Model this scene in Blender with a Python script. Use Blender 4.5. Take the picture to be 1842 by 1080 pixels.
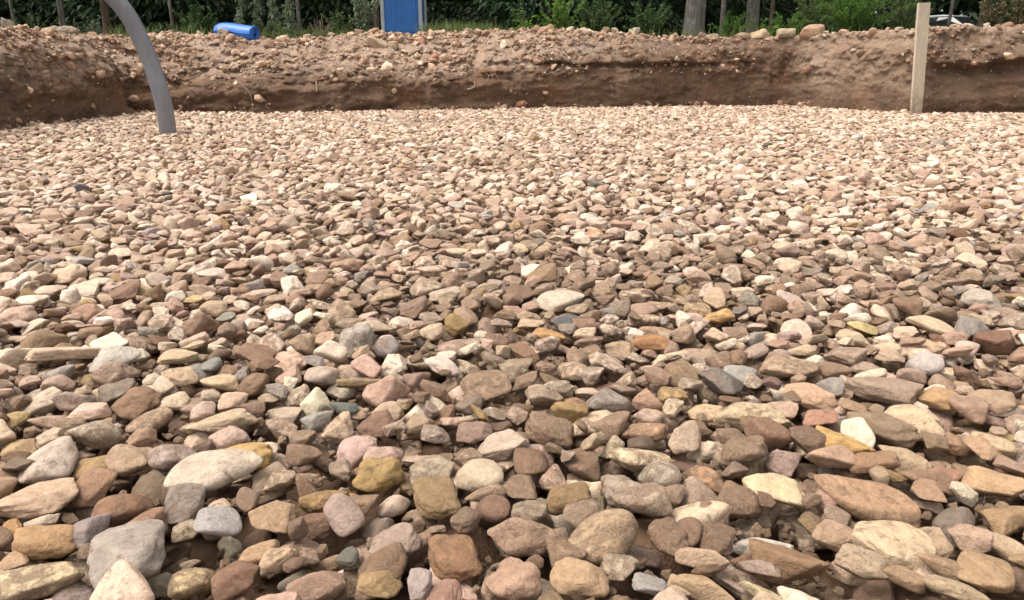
import bpy, math, random
import numpy as np
from mathutils import Vector, Matrix, Euler

for _o in list(bpy.data.objects):
    bpy.data.objects.remove(_o)
SC = bpy.context.scene
COL = SC.collection
R = math.radians

# ------------------------------------------------------------------ camera
CAM_H, FPX, HORIZON = 0.60, 1330.0, 115.0
PITCH = math.atan((540 - HORIZON) / FPX)
cam_d = bpy.data.cameras.new("camera")
cam_d.sensor_width = 36
cam_d.lens = 36 * FPX / 1842
cam_d.clip_start, cam_d.clip_end = 0.02, 600
cam = bpy.data.objects.new("camera", cam_d)
cam.location = (0, 0, CAM_H)
cam.rotation_euler = (math.pi / 2 - PITCH, 0, 0)
COL.objects.link(cam)
SC.camera = cam

# ------------------------------------------------------------------ sky, sun, exposure
SUN_EL, SUN_AZ = R(64), R(-96)          # azimuth from +Y (ahead of the camera), negative = to the left
world = bpy.data.worlds.new("World")
SC.world = world
world.use_nodes = True
wn, wl = world.node_tree.nodes, world.node_tree.links
wn.clear()
w_out = wn.new("ShaderNodeOutputWorld")
w_bg = wn.new("ShaderNodeBackground")
w_sky = wn.new("ShaderNodeTexSky")
w_sky.sky_type = 'NISHITA'
w_sky.sun_disc = False
w_sky.sun_elevation = SUN_EL
w_sky.sun_rotation = SUN_AZ
w_sky.dust_density = 4.0
w_sky.air_density = 1.0
w_hsv = wn.new("ShaderNodeHueSaturation")   # overcast: the cloud layer takes the blue out of the sky
w_hsv.inputs['Saturation'].default_value = 0.22
wl.new(w_sky.outputs[0], w_hsv.inputs['Color'])
w_mul = wn.new("ShaderNodeMix"); w_mul.data_type = 'RGBA'; w_mul.blend_type = 'MULTIPLY'
w_mul.inputs[0].default_value = 1.0
w_mul.inputs[7].default_value = (1.0, 0.965, 0.90, 1)
wl.new(w_hsv.outputs[0], w_mul.inputs[6])
wl.new(w_mul.outputs[2], w_bg.inputs['Color'])
w_bg.inputs['Strength'].default_value = 0.15
wl.new(w_bg.outputs[0], w_out.inputs['Surface'])

sun_d = bpy.data.lights.new("sun", 'SUN')
sun_d.energy = 1.2
sun_d.angle = R(36)
sun_d.color = (1.0, 0.955, 0.90)
sun = bpy.data.objects.new("sun", sun_d)
sd = Vector((math.sin(SUN_AZ) * math.cos(SUN_EL), math.cos(SUN_AZ) * math.cos(SUN_EL), math.sin(SUN_EL)))
sun.rotation_euler = (-sd).to_track_quat('-Z', 'Y').to_euler()
sun.location = (0, 0, 30)
COL.objects.link(sun)

vs = SC.view_settings
vs.view_transform = 'Standard'
vs.look = 'None'
vs.gamma = 1
vs.use_curve_mapping = False
vs.exposure = 1.25

# ------------------------------------------------------------------ helpers
rng = np.random.default_rng(7)
random.seed(7)
FWD = np.array([0, math.cos(PITCH), -math.sin(PITCH)])
UPV = np.array([0, math.sin(PITCH), math.cos(PITCH)])


def ray(px, py):
    d = np.array([px - 921.0, 0, 0]) + UPV * (540.0 - py) + FWD * FPX
    return d


def at_z(px, py, z):
    d = ray(px, py)
    return np.array([0, 0, CAM_H]) + d * ((z - CAM_H) / d[2])


def at_y(px, py, y):
    d = ray(px, py)
    return np.array([0, 0, CAM_H]) + d * (y / d[1])


def depth(p):
    return float(np.dot(np.asarray(p, float) - np.array([0, 0, CAM_H]), FWD))


def lin(c):
    c = np.asarray(c, float) / 255.0
    return np.where(c <= 0.04045, c / 12.92, ((c + 0.055) / 1.055) ** 2.4)


def _hash(ix, iy, iz, seed):
    h = (ix.astype(np.int64) * 374761393 + iy.astype(np.int64) * 668265263 + iz.astype(np.int64) * 2147483647 + seed * 144665) & 0xffffffff
    h = ((h ^ (h >> 13)) * 1274126177) & 0xffffffff
    h = h ^ (h >> 16)
    return (h & 0xffff) / 32767.5 - 1.0


def vnoise(p, seed=0):
    p = np.asarray(p, float)
    i = np.floor(p).astype(np.int64)
    f = p - i
    u = f * f * f * (f * (f * 6 - 15) + 10)
    x, y, z = i[..., 0], i[..., 1], i[..., 2]
    ux, uy, uz = u[..., 0], u[..., 1], u[..., 2]
    r = 0
    for dx in (0, 1):
        wx = ux if dx else 1 - ux
        for dy in (0, 1):
            wy = uy if dy else 1 - uy
            for dz in (0, 1):
                wz = uz if dz else 1 - uz
                r = r + _hash(x + dx, y + dy, z + dz, seed) * wx * wy * wz
    return r


def fbm(p, octs=4, seed=0, gain=0.5):
    p = np.asarray(p, float)
    a, s, n = 1.0, 0, 0
    for k in range(octs):
        s = s + a * vnoise(p * (2.03 ** k) + 17.3 * k, seed + k)
        n += a
        a *= gain
    return s / n


def worley(p, seed=0):
    p = np.asarray(p, float)
    i = np.floor(p).astype(np.int64)
    best = np.full(p.shape[:-1], 9.0)
    for dx in (-1, 0, 1):
        for dy in (-1, 0, 1):
            for dz in (-1, 0, 1):
                c = i + np.array([dx, dy, dz])
                f = [c[..., k] + 0.5 + 0.45 * _hash(c[..., 0], c[..., 1], c[..., 2], seed + k) for k in range(3)]
                best = np.minimum(best, sum((f[k] - p[..., k]) ** 2 for k in range(3)))
    return np.sqrt(best)


def mesh_np(name, verts, faces, smooth=True):
    """mesh from numpy arrays; faces is an (n, k) array, or a list of such arrays"""
    me = bpy.data.meshes.new(name)
    fl = faces if isinstance(faces, list) else [faces]
    fl = [np.asarray(f, np.int32) for f in fl if len(f)]
    nv = len(verts)
    tot = np.concatenate([np.full(len(f), f.shape[1], np.int32) for f in fl])
    idx = np.concatenate([f.ravel() for f in fl])
    st = np.concatenate([[0], np.cumsum(tot)[:-1]]).astype(np.int32)
    me.vertices.add(nv)
    me.vertices.foreach_set("co", np.asarray(verts, np.float32).ravel())
    me.loops.add(len(idx))
    me.loops.foreach_set("vertex_index", idx)
    me.polygons.add(len(tot))
    me.polygons.foreach_set("loop_start", st)
    me.polygons.foreach_set("loop_total", tot)
    me.polygons.foreach_set("use_smooth", np.full(len(tot), smooth))
    me.update(calc_edges=True)
    me.validate()
    return me


def attr(me, name, vals, kind='FLOAT'):
    a = me.attributes.new(name, kind, 'POINT')
    vals = np.asarray(vals, np.float32)
    if kind == 'FLOAT':
        a.data.foreach_set("value", vals.ravel())
    elif kind == 'FLOAT_VECTOR':
        a.data.foreach_set("vector", vals.ravel())
    elif kind == 'INT':
        a.data.foreach_set("value", vals.astype(np.int32).ravel())


def obj(name, me, mat=None, parent=None, loc=None, rot=None):
    o = bpy.data.objects.new(name, me)
    COL.objects.link(o)
    if mat is not None:
        if len(me.materials) == 0:
            me.materials.append(mat)
    if parent is not None:
        o.parent = parent
    if loc is not None:
        o.location = loc
    if rot is not None:
        o.rotation_euler = rot
    return o


def tag(o, label=None, cat=None, group=None, kind=None):
    if label: o['label'] = label
    if cat: o['category'] = cat
    if group: o['group'] = group
    if kind: o['kind'] = kind
    return o


def thing(name, label, cat, loc=(0, 0, 0), rz=0, group=None):
    o = bpy.data.objects.new(name, None)
    o.empty_display_size = 0.1
    COL.objects.link(o)
    o.location = loc
    o.rotation_euler = (0, 0, rz)
    return tag(o, label, cat, group)


class NT:
    """small shader-graph writer"""
    def __init__(self, name):
        self.m = bpy.data.materials.new(name)
        self.m.use_nodes = True
        self.t = self.m.node_tree
        self.t.nodes.clear()
        self.out = self.n("ShaderNodeOutputMaterial")

    def n(self, typ, **kw):
        nd = self.t.nodes.new(typ)
        for k, v in kw.items():
            setattr(nd, k, v)
        return nd

    def l(self, a, b):
        self.t.links.new(a, b)

    def val(self, sock, v):
        if isinstance(v, bpy.types.NodeSocket):
            self.l(v, sock)
        elif v is not None:
            sock.default_value = v

    def noise(self, vec, scale, detail=4, rough=0.55, dist=0.0):
        nd = self.n("ShaderNodeTexNoise")
        self.val(nd.inputs['Vector'], vec)
        nd.inputs['Scale'].default_value = scale
        nd.inputs['Detail'].default_value = detail
        nd.inputs['Roughness'].default_value = rough
        nd.inputs['Distortion'].default_value = dist
        return nd.outputs['Fac']

    def ramp(self, fac, stops):
        nd = self.n("ShaderNodeValToRGB")
        e = nd.color_ramp.elements
        while len(e) < len(stops):
            e.new(0.5)
        for el, (p, c) in zip(e, stops):
            el.position = p
            el.color = (*c, 1) if len(c) == 3 else c
        self.val(nd.inputs[0], fac)
        return nd.outputs['Color']

    def map(self, v, a, b, c=0.0, d=1.0):
        nd = self.n("ShaderNodeMapRange")
        self.val(nd.inputs[0], v)
        for i, x in zip((1, 2, 3, 4), (a, b, c, d)):
            self.val(nd.inputs[i], x)
        return nd.outputs[0]

    def math(self, op, a, b=None):
        nd = self.n("ShaderNodeMath", operation=op)
        self.val(nd.inputs[0], a)
        if b is not None: self.val(nd.inputs[1], b)
        return nd.outputs[0]

    def vmath(self, op, a, b=None):
        nd = self.n("ShaderNodeVectorMath", operation=op)
        self.val(nd.inputs[0], a)
        if b is not None: self.val(nd.inputs[1], b)
        return nd.outputs[0]

    def mix(self, fac, a, b, mode='MIX'):
        nd = self.n("ShaderNodeMix", data_type='RGBA', blend_type=mode)
        self.val(nd.inputs[0], fac)
        for s, v in ((6, a), (7, b)):
            if isinstance(v, (tuple, list, np.ndarray)) and not isinstance(v, bpy.types.NodeSocket):
                v = (*[float(q) for q in v[:3]], 1)
            self.val(nd.inputs[s], v)
        return nd.outputs[2]

    def attr(self, name, typ='GEOMETRY'):
        nd = self.n("ShaderNodeAttribute", attribute_type=typ, attribute_name=name)
        return nd

    def coord(self, which='Object'):
        return self.n("ShaderNodeTexCoord").outputs[which]

    def bsdf(self, color, rough=0.7, bump=None, bump_d=0.01, bump_s=1.0, spec=0.35, trans=None):
        b = self.n("ShaderNodeBsdfPrincipled")
        if isinstance(color, (tuple, list, np.ndarray)):
            color = (*[float(q) for q in color[:3]], 1)
        self.val(b.inputs['Base Color'], color)
        self.val(b.inputs['Roughness'], rough)
        b.inputs['Specular IOR Level'].default_value = spec
        if bump is not None:
            bp = self.n("ShaderNodeBump")
            bp.inputs['Distance'].default_value = bump_d
            bp.inputs['Strength'].default_value = bump_s
            self.l(bump, bp.inputs['Height'])
            self.l(bp.outputs[0], b.inputs['Normal'])
        if trans is not None:
            tb = self.n("ShaderNodeBsdfTranslucent")
            self.val(tb.inputs['Color'], color)
            mx = self.n("ShaderNodeMixShader")
            mx.inputs[0].default_value = trans
            self.l(b.outputs[0], mx.inputs[1])
            self.l(tb.outputs[0], mx.inputs[2])
            self.l(mx.outputs[0], self.out.inputs['Surface'])
        else:
            self.l(b.outputs[0], self.out.inputs['Surface'])
        return self.m


# ------------------------------------------------------------------ materials
def stone_material():
    """colour comes per stone from the instance attribute stone_col; stone_var = (mud, random, damp)"""
    t = NT("river_stone")
    col = t.attr("stone_col", 'INSTANCER').outputs['Color']
    var = t.n("ShaderNodeSeparateXYZ")
    t.l(t.attr("stone_var", 'INSTANCER').outputs['Vector'], var.inputs[0])
    mud, rnd, damp = var.outputs
    off = t.n("ShaderNodeCombineXYZ")
    t.l(t.math('MULTIPLY', rnd, 37.0), off.inputs[0])
    t.l(t.math('MULTIPLY', rnd, 91.0), off.inputs[1])
    t.l(t.math('MULTIPLY', rnd, 53.0), off.inputs[2])
    p = t.vmath('ADD', t.vmath('MULTIPLY', t.coord('Object'), t.attr('stone_scl', 'INSTANCER').outputs['Vector']), off.outputs[0])
    big = t.noise(p, 1.3, 3, 0.6)
    mid = t.noise(p, 4.0, 5, 0.65)
    fine = t.noise(p, 16.0, 4, 0.7)
    # light and dark mottling
    c = t.mix(t.map(big, 0.3, 0.7), t.vmath('MULTIPLY', col, (0.76, 0.745, 0.73)), t.vmath('MULTIPLY', col, (1.16, 1.16, 1.15)))
    c = t.mix(t.map(mid, 0.46, 0.72, 0, 0.65), c, t.vmath('MULTIPLY', col, (0.64, 0.59, 0.54)))
    # rusty veins on some of them
    vein = t.n("ShaderNodeTexWave", wave_type='BANDS', bands_direction='DIAGONAL')
    t.l(p, vein.inputs['Vector'])
    vein.inputs['Scale'].default_value = 0.9
    vein.inputs['Distortion'].default_value = 4.0
    vein.inputs['Detail'].default_value = 3
    vm = t.math('MULTIPLY', t.map(vein.outputs['Fac'], 0.8, 1.0), t.map(rnd, 0.75, 1.0, 0, 0.45))
    c = t.mix(vm, c, t.vmath('MULTIPLY', col, (0.66, 0.54, 0.42)))
    # pale dust and mineral specks
    c = t.mix(t.map(fine, 0.54, 0.72, 0, 0.55), c, t.vmath('ADD', t.vmath('MULTIPLY', col, (1.12, 1.1, 1.08)), (0.05, 0.045, 0.04)))
    c = t.mix(t.map(t.noise(p, 26, 2), 0.62, 0.72, 0, 0.6), c, t.vmath('MULTIPLY', col, (0.46, 0.39, 0.34)))
    # a coat of dried brown mud in patches
    mm = t.math('ADD', t.noise(p, 1.5, 8, 0.72, 0.3), t.math('MULTIPLY', t.math('SUBTRACT', mud, 0.5), 0.62))
    mudmask = t.map(mm, 0.50, 0.60)
    mudcol = t.mix(t.map(t.noise(p, 7.0, 4, 0.7), 0.35, 0.65), (0.118, 0.074, 0.047), (0.275, 0.187, 0.125))
    c = t.mix(t.math('MULTIPLY', mudmask, 0.85), c, mudcol)
    # crusts of pale dust over all of it
    c = t.mix(t.map(t.noise(p, 5.5, 8, 0.8, 0.4), 0.56, 0.66, 0, 0.6), c, t.vmath('ADD', t.vmath('MULTIPLY', col, (0.8, 0.8, 0.8)), (0.14, 0.11, 0.085)))
    rough = t.math('SUBTRACT', t.map(mid, 0.3, 0.7, 0.62, 0.85), t.math('MULTIPLY', damp, 0.3))
    pt = t.n("ShaderNodeNewGeometry").outputs['Pointiness']
    c = t.mix(t.math('MULTIPLY', t.map(pt, 0.515, 0.60), t.map(mid, 0.35, 0.6, 0.1, 0.6)), c, t.vmath('ADD', t.vmath('MULTIPLY', col, (1.15, 1.13, 1.1)), (0.04, 0.035, 0.03)))
    big2 = t.noise(p, 2.4, 6, 0.75, 0.4)
    c = t.mix(t.map(big2, 0.55, 0.63, 0, 0.55), c, t.vmath('MULTIPLY', c, (0.60, 0.54, 0.48)))
    vor = t.n("ShaderNodeTexVoronoi", feature='DISTANCE_TO_EDGE')
    t.l(t.vmath('ADD', p, t.vmath('MULTIPLY', t.n("ShaderNodeTexNoise").outputs['Color'], (0.4, 0.4, 0.4))), vor.inputs['Vector'])
    vor.inputs['Scale'].default_value = 1.7
    h = t.math('ADD', t.math('MULTIPLY', mid, 0.55), t.math('ADD', t.math('MULTIPLY', fine, 0.22), t.math('MULTIPLY', mudmask, 0.25)))
    h = t.math('ADD', h, t.math('MULTIPLY', t.map(vor.outputs['Distance'], 0.0, 0.22), 0.13))
    return t.bsdf(c, rough, h, 0.010, 0.75, 0.3)


def soil_material(name, face=False):
    t = NT(name)
    p = t.coord('Object')
    if face:
        a = t.attr("dry").outputs['Fac']  # dryness of the soil, plus brightness painted onto the left wall
        st = t.vmath('MULTIPLY', p, (1.6, 1.6, 2.2))
        n1 = t.noise(st, 1.8, 6, 0.62, 0.4)
        n2 = t.noise(p, 14, 6, 0.7)
        n3 = t.noise(p, 60, 4, 0.7)
        wet = t.mix(t.map(n1, 0.3, 0.7), (0.088, 0.054, 0.036), (0.185, 0.118, 0.079))
        wet = t.mix(t.map(t.noise(t.vmath('ADD', st, (7, 3, 9)), 0.9, 4), 0.52, 0.68, 0, 0.6), wet, (0.205, 0.105, 0.058))
        dry = t.mix(t.map(n2, 0.3, 0.7), (0.21, 0.142, 0.102), (0.46, 0.335, 0.255))
        dry = t.mix(t.map(n1, 0.5, 0.7, 0, 0.6), dry, (0.36, 0.225, 0.13))
        c = t.mix(t.map(t.math('ADD', a, t.map(n2, 0, 1, -0.35, 0.35)), 0.25, 0.75), wet, dry)
        dry = t.mix(t.map(t.noise(p, 4.5, 7, 0.72, 0.5), 0.52, 0.62, 0, 0.75), dry, wet)
        dry = t.mix(t.map(t.noise(p, 2.2, 5, 0.6), 0.52, 0.68, 0, 0.5), dry, (0.36, 0.29, 0.225))
        c = t.mix(t.map(t.math('ADD', a, t.map(n2, 0, 1, -0.35, 0.35)), 0.25, 0.75), wet, dry)
        lit_wall = t.attr("lit_wall").outputs['Fac']
        c = t.mix(t.math('MULTIPLY', lit_wall, t.map(n1, 0.3, 0.6, 0.3, 0.8)), c, (0.315, 0.225, 0.162))  # paler tone painted on the turned wall as if better lit
        c = t.mix(t.map(n3, 0.55, 0.75, 0, 0.5), c, t.vmath('MULTIPLY', c, (0.6, 0.55, 0.5)))
        c = t.mix(t.map(t.noise(p, 33, 3), 0.64, 0.72, 0, 0.6), c, (0.56, 0.45, 0.36))
        h = t.math('ADD', t.math('MULTIPLY', n2, 1.0), t.math('MULTIPLY', n3, 0.5))
        return t.bsdf(c, 0.92, h, 0.05, 0.8, 0.15)
    n1, n2 = t.noise(p, 6, 6, 0.65), t.noise(p, 55, 5, 0.7)
    c = t.mix(t.map(n1, 0.3, 0.7), (0.085, 0.048, 0.030), (0.19, 0.115, 0.072))
    c = t.mix(t.map(n2, 0.55, 0.75, 0, 0.5), c, (0.30, 0.21, 0.14))
    return t.bsdf(c, 0.9, n2, 0.012, 0.8, 0.2)


def forest_floor_material():
    t = NT("forest_floor")
    p = t.coord('Object')
    n1, n2 = t.noise(p, 0.7, 6, 0.65), t.noise(p, 9, 5, 0.7)
    c = t.mix(t.map(n1, 0.4, 0.62), (0.10, 0.068, 0.040), (0.045, 0.065, 0.022))
    c = t.mix(t.map(n2, 0.5, 0.7, 0, 0.6), c, (0.06, 0.045, 0.025))
    return t.bsdf(c, 0.95, n2, 0.05, 0.7, 0.1)


def leaf_material(name, c0, c1, c2, trans=0.3, rough=0.6):
    t = NT(name)
    a = t.attr("tint").outputs['Fac']
    c = t.ramp(a, [(0.0, c0), (0.55, c1), (1.0, c2)])
    return t.bsdf(c, rough, None, spec=0.25, trans=trans)


def bark_material(name, c0, c1, lichen=(0.30, 0.31, 0.28), la=0.5):
    t = NT(name)
    p = t.coord('Object')
    s = t.vmath('MULTIPLY', p, (1, 1, 0.16))
    n1 = t.noise(s, 26, 5, 0.7, 0.5)
    n2 = t.noise(p, 5, 5, 0.6)
    c = t.mix(t.map(n1, 0.36, 0.64), c0, c1)
    c = t.mix(t.map(n2, 0.52, 0.7, 0, la), c, lichen)
    return t.bsdf(c, 0.9, n1, 0.03, 0.9, 0.15)


def simple(name, c, rough=0.6, var=0.12, scale=6, bump=0.002, spec=0.4):
    t = NT(name)
    p = t.coord('Object')
    n = t.noise(p, scale, 5, 0.6)
    c = np.asarray(c, float)
    cc = t.mix(t.map(n, 0.3, 0.7), c * (1 - var), c * (1 + var))
    n2 = t.noise(p, scale * 9, 4, 0.7)
    cc = t.mix(t.map(n2, 0.58, 0.75, 0, var * 2), cc, c * 0.6 + 0.05)
    return t.bsdf(cc, t.map(n2, 0.3, 0.7, rough - 0.08, rough + 0.1), n2, bump, 0.6, spec)


M_STONE = stone_material()
M_SOIL = soil_material("pit_soil")
M_BANK = soil_material("bank_soil", True)
M_FLOOR = forest_floor_material()
M_BARK_GREY = bark_material("grey_bark", (0.060, 0.054, 0.048), (0.17, 0.155, 0.14))
M_BARK_BROWN = bark_material("brown_bark", (0.045, 0.032, 0.024), (0.125, 0.088, 0.062), (0.16, 0.15, 0.12), 0.35)
M_LEAF_DARK = leaf_material("dark_needles", (0.014, 0.029, 0.014), (0.032, 0.061, 0.026), (0.061, 0.102, 0.041), 0.15)
M_LEAF_MID = leaf_material("mid_leaves", (0.029, 0.061, 0.020), (0.065, 0.123, 0.038), (0.123, 0.189, 0.065))
M_LEAF_PALE = leaf_material("pale_leaves", (0.072, 0.109, 0.065), (0.145, 0.196, 0.123), (0.261, 0.304, 0.203))
M_LEAF_BRIGHT = leaf_material("bright_leaves", (0.051, 0.123, 0.020), (0.109, 0.232, 0.041), (0.203, 0.348, 0.072), 0.4)
M_LEAF_DRY = leaf_material("dry_leaves", (0.07, 0.062, 0.028), (0.19, 0.16, 0.085), (0.34, 0.29, 0.18), 0.3)
M_GRASS = leaf_material("grass_blades", (0.058, 0.090, 0.026), (0.123, 0.174, 0.052), (0.275, 0.275, 0.116), 0.3)

# ------------------------------------------------------------------ pit outline
# (x, y, height of the bank top, setback of the top edge, share of loose rubble)
PATH = [
    (-4.7, -5.0, 1.0, 0.45, 0.4), (-4.62, 3.0, 0.94, 0.42, 0.55), (-4.60, 6.0, 0.90, 0.42, 0.6), (-4.60, 7.2, 0.90, 0.30, 0.6), (-4.52, 8.3, 0.90, 0.26, 0.5), (-4.48, 8.95, 0.88, 0.22, 0.5), (-4.75, 9.3, 0.89, 0.35, 0.7),
    (-4.1, 9.4, 0.88, 0.7, 1.0), (-3.0, 9.20, 0.87, 0.95, 1.0), (-2.2, 9.45, 0.88, 1.0, 1.0), (-1.2, 9.75, 0.93, 1.0, 1.0), (-0.4, 10.0, 0.97, 0.9, 0.9), (0.2, 10.15, 1.02, 0.75, 0.75),
    (0.7, 10.3, 1.01, 0.5, 0.45), (1.6, 10.45, 0.98, 0.35, 0.25), (2.4, 10.65, 0.94, 0.22, 0.1), (3.5, 10.85, 0.94, 0.18, 0.05), (3.98, 10.85, 0.98, 0.16, 0.05),
    (4.15, 10.3, 0.99, 0.14, 0.05), (4.45, 9.75, 1.0, 0.12, 0.05), (4.78, 9.12, 0.99, 0.12, 0.05), (5.3, 9.14, 1.0, 0.16, 0.15), (6.3, 9.15, 1.01, 0.22, 0.2), (8.5, 9.3, 1.08, 0.25, 0.2),
    (8.8, 5.0, 1.05, 0.25, 0.2), (8.8, -5.0, 1.0, 0.3, 0.2),
]


def resample_path():
    P = np.array(PATH + [PATH[0]], float)
    out = []
    for a, b in zip(P[:-1], P[1:]):
        seg = np.linalg.norm(b[:2] - a[:2])
        mid = (a[:2] + b[:2]) / 2
        vis = 4.0 < max(a[1], b[1]) and mid[1] > 4.0
        n = max(2, int(seg / (0.018 if vis else 0.12)))
        for k in range(n):
            out.append(a + (b - a) * k / n)
    Q = np.array(out)
    # round the corners off
    for _ in range(40):
        Q[:, :] = 0.25 * np.roll(Q, 1, 0) + 0.5 * Q + 0.25 * np.roll(Q, -1, 0)
    return Q


BP = resample_path()
t_ = np.roll(BP[:, :2], -1, 0) - np.roll(BP[:, :2], 1, 0)
t_ = t_ / np.linalg.norm(t_, axis=1)[:, None]
BN = np.stack([-t_[:, 1], t_[:, 0]], 1)           # outward: the path runs clockwise seen from above
for _ in range(60):
    BN = 0.25 * np.roll(BN, 1, 0) + 0.5 * BN + 0.25 * np.roll(BN, -1, 0)
BN /= np.linalg.norm(BN, axis=1)[:, None]
BS = np.concatenate([[0], np.cumsum(np.linalg.norm(np.diff(BP[:, :2], axis=0), axis=1))])


def inside_pit(x, y, grow=0.0):
    qx, qy = BP[:, 0] + BN[:, 0] * grow, BP[:, 1] + BN[:, 1] * grow
    q = np.arange(0, len(qx), 12)
    qx, qy = qx[q], qy[q]
    ins = np.zeros(np.shape(x), bool)
    j = len(qx) - 1
    for i in range(len(qx)):
        if qy[i] != qy[j]:
            c = ((qy[i] > y) != (qy[j] > y)) & (x < (qx[j] - qx[i]) * (y - qy[i]) / (qy[j] - qy[i]) + qx[i])
            ins ^= c
        j = i
    return ins


# ------------------------------------------------------------------ the earth bank round the pit
NR_FACE, NR_TOP = 84, 26
NC = len(BP)


def build_bank():
    t = np.concatenate([np.linspace(0, 1, NR_FACE), 1 + np.linspace(0, 1, NR_TOP + 1)[1:] ** 1.4])
    T, S = np.meshgrid(t, np.arange(NC), indexing='ij')
    H, SB, RB = BP[S, 2], BP[S, 3], BP[S, 4]
    s_arc = BS[S]
    tf = np.clip(T, 0, 1)
    # uneven top line
    Hn = H + 0.035 * fbm(np.stack([s_arc * 1.5, 0 * s_arc, 0 * s_arc + 3], -1), 3, 5) * (0.5 + RB)
    ZB = -0.16
    knee = 0.42 + 0.1 * fbm(np.stack([s_arc * 0.8, 0 * s_arc, 0 * s_arc + 9], -1), 3, 8)
    z = ZB + (Hn - ZB) * tf
    rel = np.clip(z / Hn, 0, 1)
    cut = SB * np.clip((rel - 0.55) / 0.45, 0, 1) ** 2 + 0.05 * rel
    slope = 0.06 * rel + SB * np.clip((rel - knee) / (1 - knee), 0, 1) ** 1.15
    out = cut * (1 - RB) + slope * RB - 0.03
    # shoulder and the flat shelf behind the edge
    tt = np.clip(T - 1, 0, 1)
    out = out + tt * 1.6
    z = z + 0.05 * np.sin(np.clip(tt * 4, 0, 1) * math.pi) * RB - 0.03 * tt + 0.05 * tt * fbm(np.stack([s_arc * 1.2, tt * 2, 0 * tt], -1), 3, 11)
    x = BP[S, 0] + BN[S, 0] * out
    y = BP[S, 1] + BN[S, 1] * out
    P = np.stack([x, y, z], -1)
    face = np.clip(T / 0.08, 0, 1) * np.clip((2.0 - T) * 4, 0, 1)
    # strata: long horizontal ledges that overhang
    q = np.stack([s_arc * 1.1, z * 5.5, 0 * z], -1)
    led = fbm(q + 0.35 * fbm(np.stack([s_arc * 3, z * 3, 0 * z + 4], -1), 3, 21)[..., None], 3, 31)
    led = np.sign(led) * np.abs(led) ** 0.7
    lump = fbm(P * np.array([4.2, 4.2, 5.5]), 5, 41, 0.6)
    ridge = 1 - 2.2 * np.abs(fbm(P * np.array([3.0, 3.0, 4.0]), 4, 51))
    fine = fbm(P * 26, 4, 61, 0.65)
    low = 1 - np.clip((rel - 0.3) / 0.25, 0, 1)
    rough_w = (0.35 + 0.65 * RB) * (1 - 0.75 * low)
    teeth = fbm(np.stack([s_arc * 7.0, z * 0.7, 0 * z + 13], -1), 3, 201, 0.6)
    d = 0.030 * teeth * (1 - 0.6 * RB) + 0.07 * led * (0.45 + 0.55 * RB) + 0.075 * lump * rough_w * 1.9 + 0.09 * ridge * rough_w + 0.034 * fine * (0.25 + 0.75 * rough_w)
    wp = P + 0.05 * np.stack([fbm(P * 5 + 3, 2, 171), fbm(P * 5 + 7, 2, 172), fbm(P * 5 + 11, 2, 173)], -1)
    clod = 0.55 - worley(wp * np.array([7.5, 7.5, 10.0]), 181)
    clod2 = 0.55 - worley(wp * np.array([17, 17, 21.0]), 191)
    d = d + (0.10 * clod + 0.045 * clod2) * rough_w
    # the long dark undercut in the clean-cut back face
    cx = (BP[S, 0] + 0.3) / 4.1
    und_z = 0.60 + 0.035 * fbm(np.stack([s_arc * 1.7, 0 * z, 0 * z + 2], -1), 3, 71)
    w_u = np.exp(-((cx - 0.42) / 0.42) ** 4) * (BP[S, 1] > 9.4)
    dz = z - und_z
    d = d + w_u * (0.085 * np.exp(-(dz / 0.030) ** 2) - 0.06 / (1 + np.exp(-dz / 0.012)) * np.exp(-np.clip(dz, 0, 1) / 0.16))
    # hanging turf lip on the right
    w_r = np.clip((BP[S, 0] - 4.75) / 0.4, 0, 1) * (BP[S, 1] > 6)
    lipz = 0.66 + 0.17 * fbm(np.stack([s_arc * 1.3, 0 * z, 0 * z + 6], -1), 3, 81)
    dzr = z - lipz
    d = d + w_r * (0.10 * np.exp(-((dzr + 0.06) / 0.06) ** 2) - 0.09 / (1 + np.exp(-dzr / 0.012)) * np.exp(-np.clip(dzr, 0, 1) / 0.2))
    d = d * face
    P[..., 0] += BN[S, 0] * d
    P[..., 1] += BN[S, 1] * d
    P[..., 2] += (0.5 * lump * 0.16 * RB + 0.035 * fine) * face * np.clip((rel - 0.35) * 3, 0, 1)
    dry = np.clip((rel - 0.40) / 0.45 + 0.28 * led + 0.3 * lump, 0, 1) * (0.30 + 0.70 * RB)
    dry = np.maximum(dry, np.clip((rel - 0.93) / 0.06, 0, 1) * 0.75)
    left = np.clip((-BP[S, 0] - 4.3) / 0.2, 0, 1)
    dry = np.clip(dry + 0.35 * clod * rough_w + 0.12 * RB * (rel > 0.4), 0, 1)
    dry = np.clip(dry + 0.22 * left * np.clip((rel - 0.3) * 2, 0, 1), 0, 1)  # left wall lightened in colour, standing in for light on it
    nr = len(t)
    i = np.arange(nr - 1)[:, None] * NC + np.arange(NC)[None, :]
    j = np.arange(nr - 1)[:, None] * NC + (np.arange(NC)[None, :] + 1) % NC
    faces = np.stack([i, i + NC, j + NC, j], -1).reshape(-1, 4)
    me = mesh_np("earth_bank", P.reshape(-1, 3), faces)
    attr(me, "dry", dry.ravel())
    lit_wall = np.clip((BP[S, 0] - 3.85) / 0.25, 0, 1) * np.clip((5.1 - BP[S, 0]) / 0.4, 0.25, 1) * np.clip((rel - 0.12) * 4, 0, 1)  # side wall between the corners lightened, shade contrast put into the colour
    attr(me, "lit_wall", lit_wall.ravel())
    return me, P, rel, RB


bank_me, BANK_P, BANK_REL, BANK_RB = build_bank()
earth_bank = tag(obj("earth_bank", bank_me, M_BANK), kind='structure')

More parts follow.
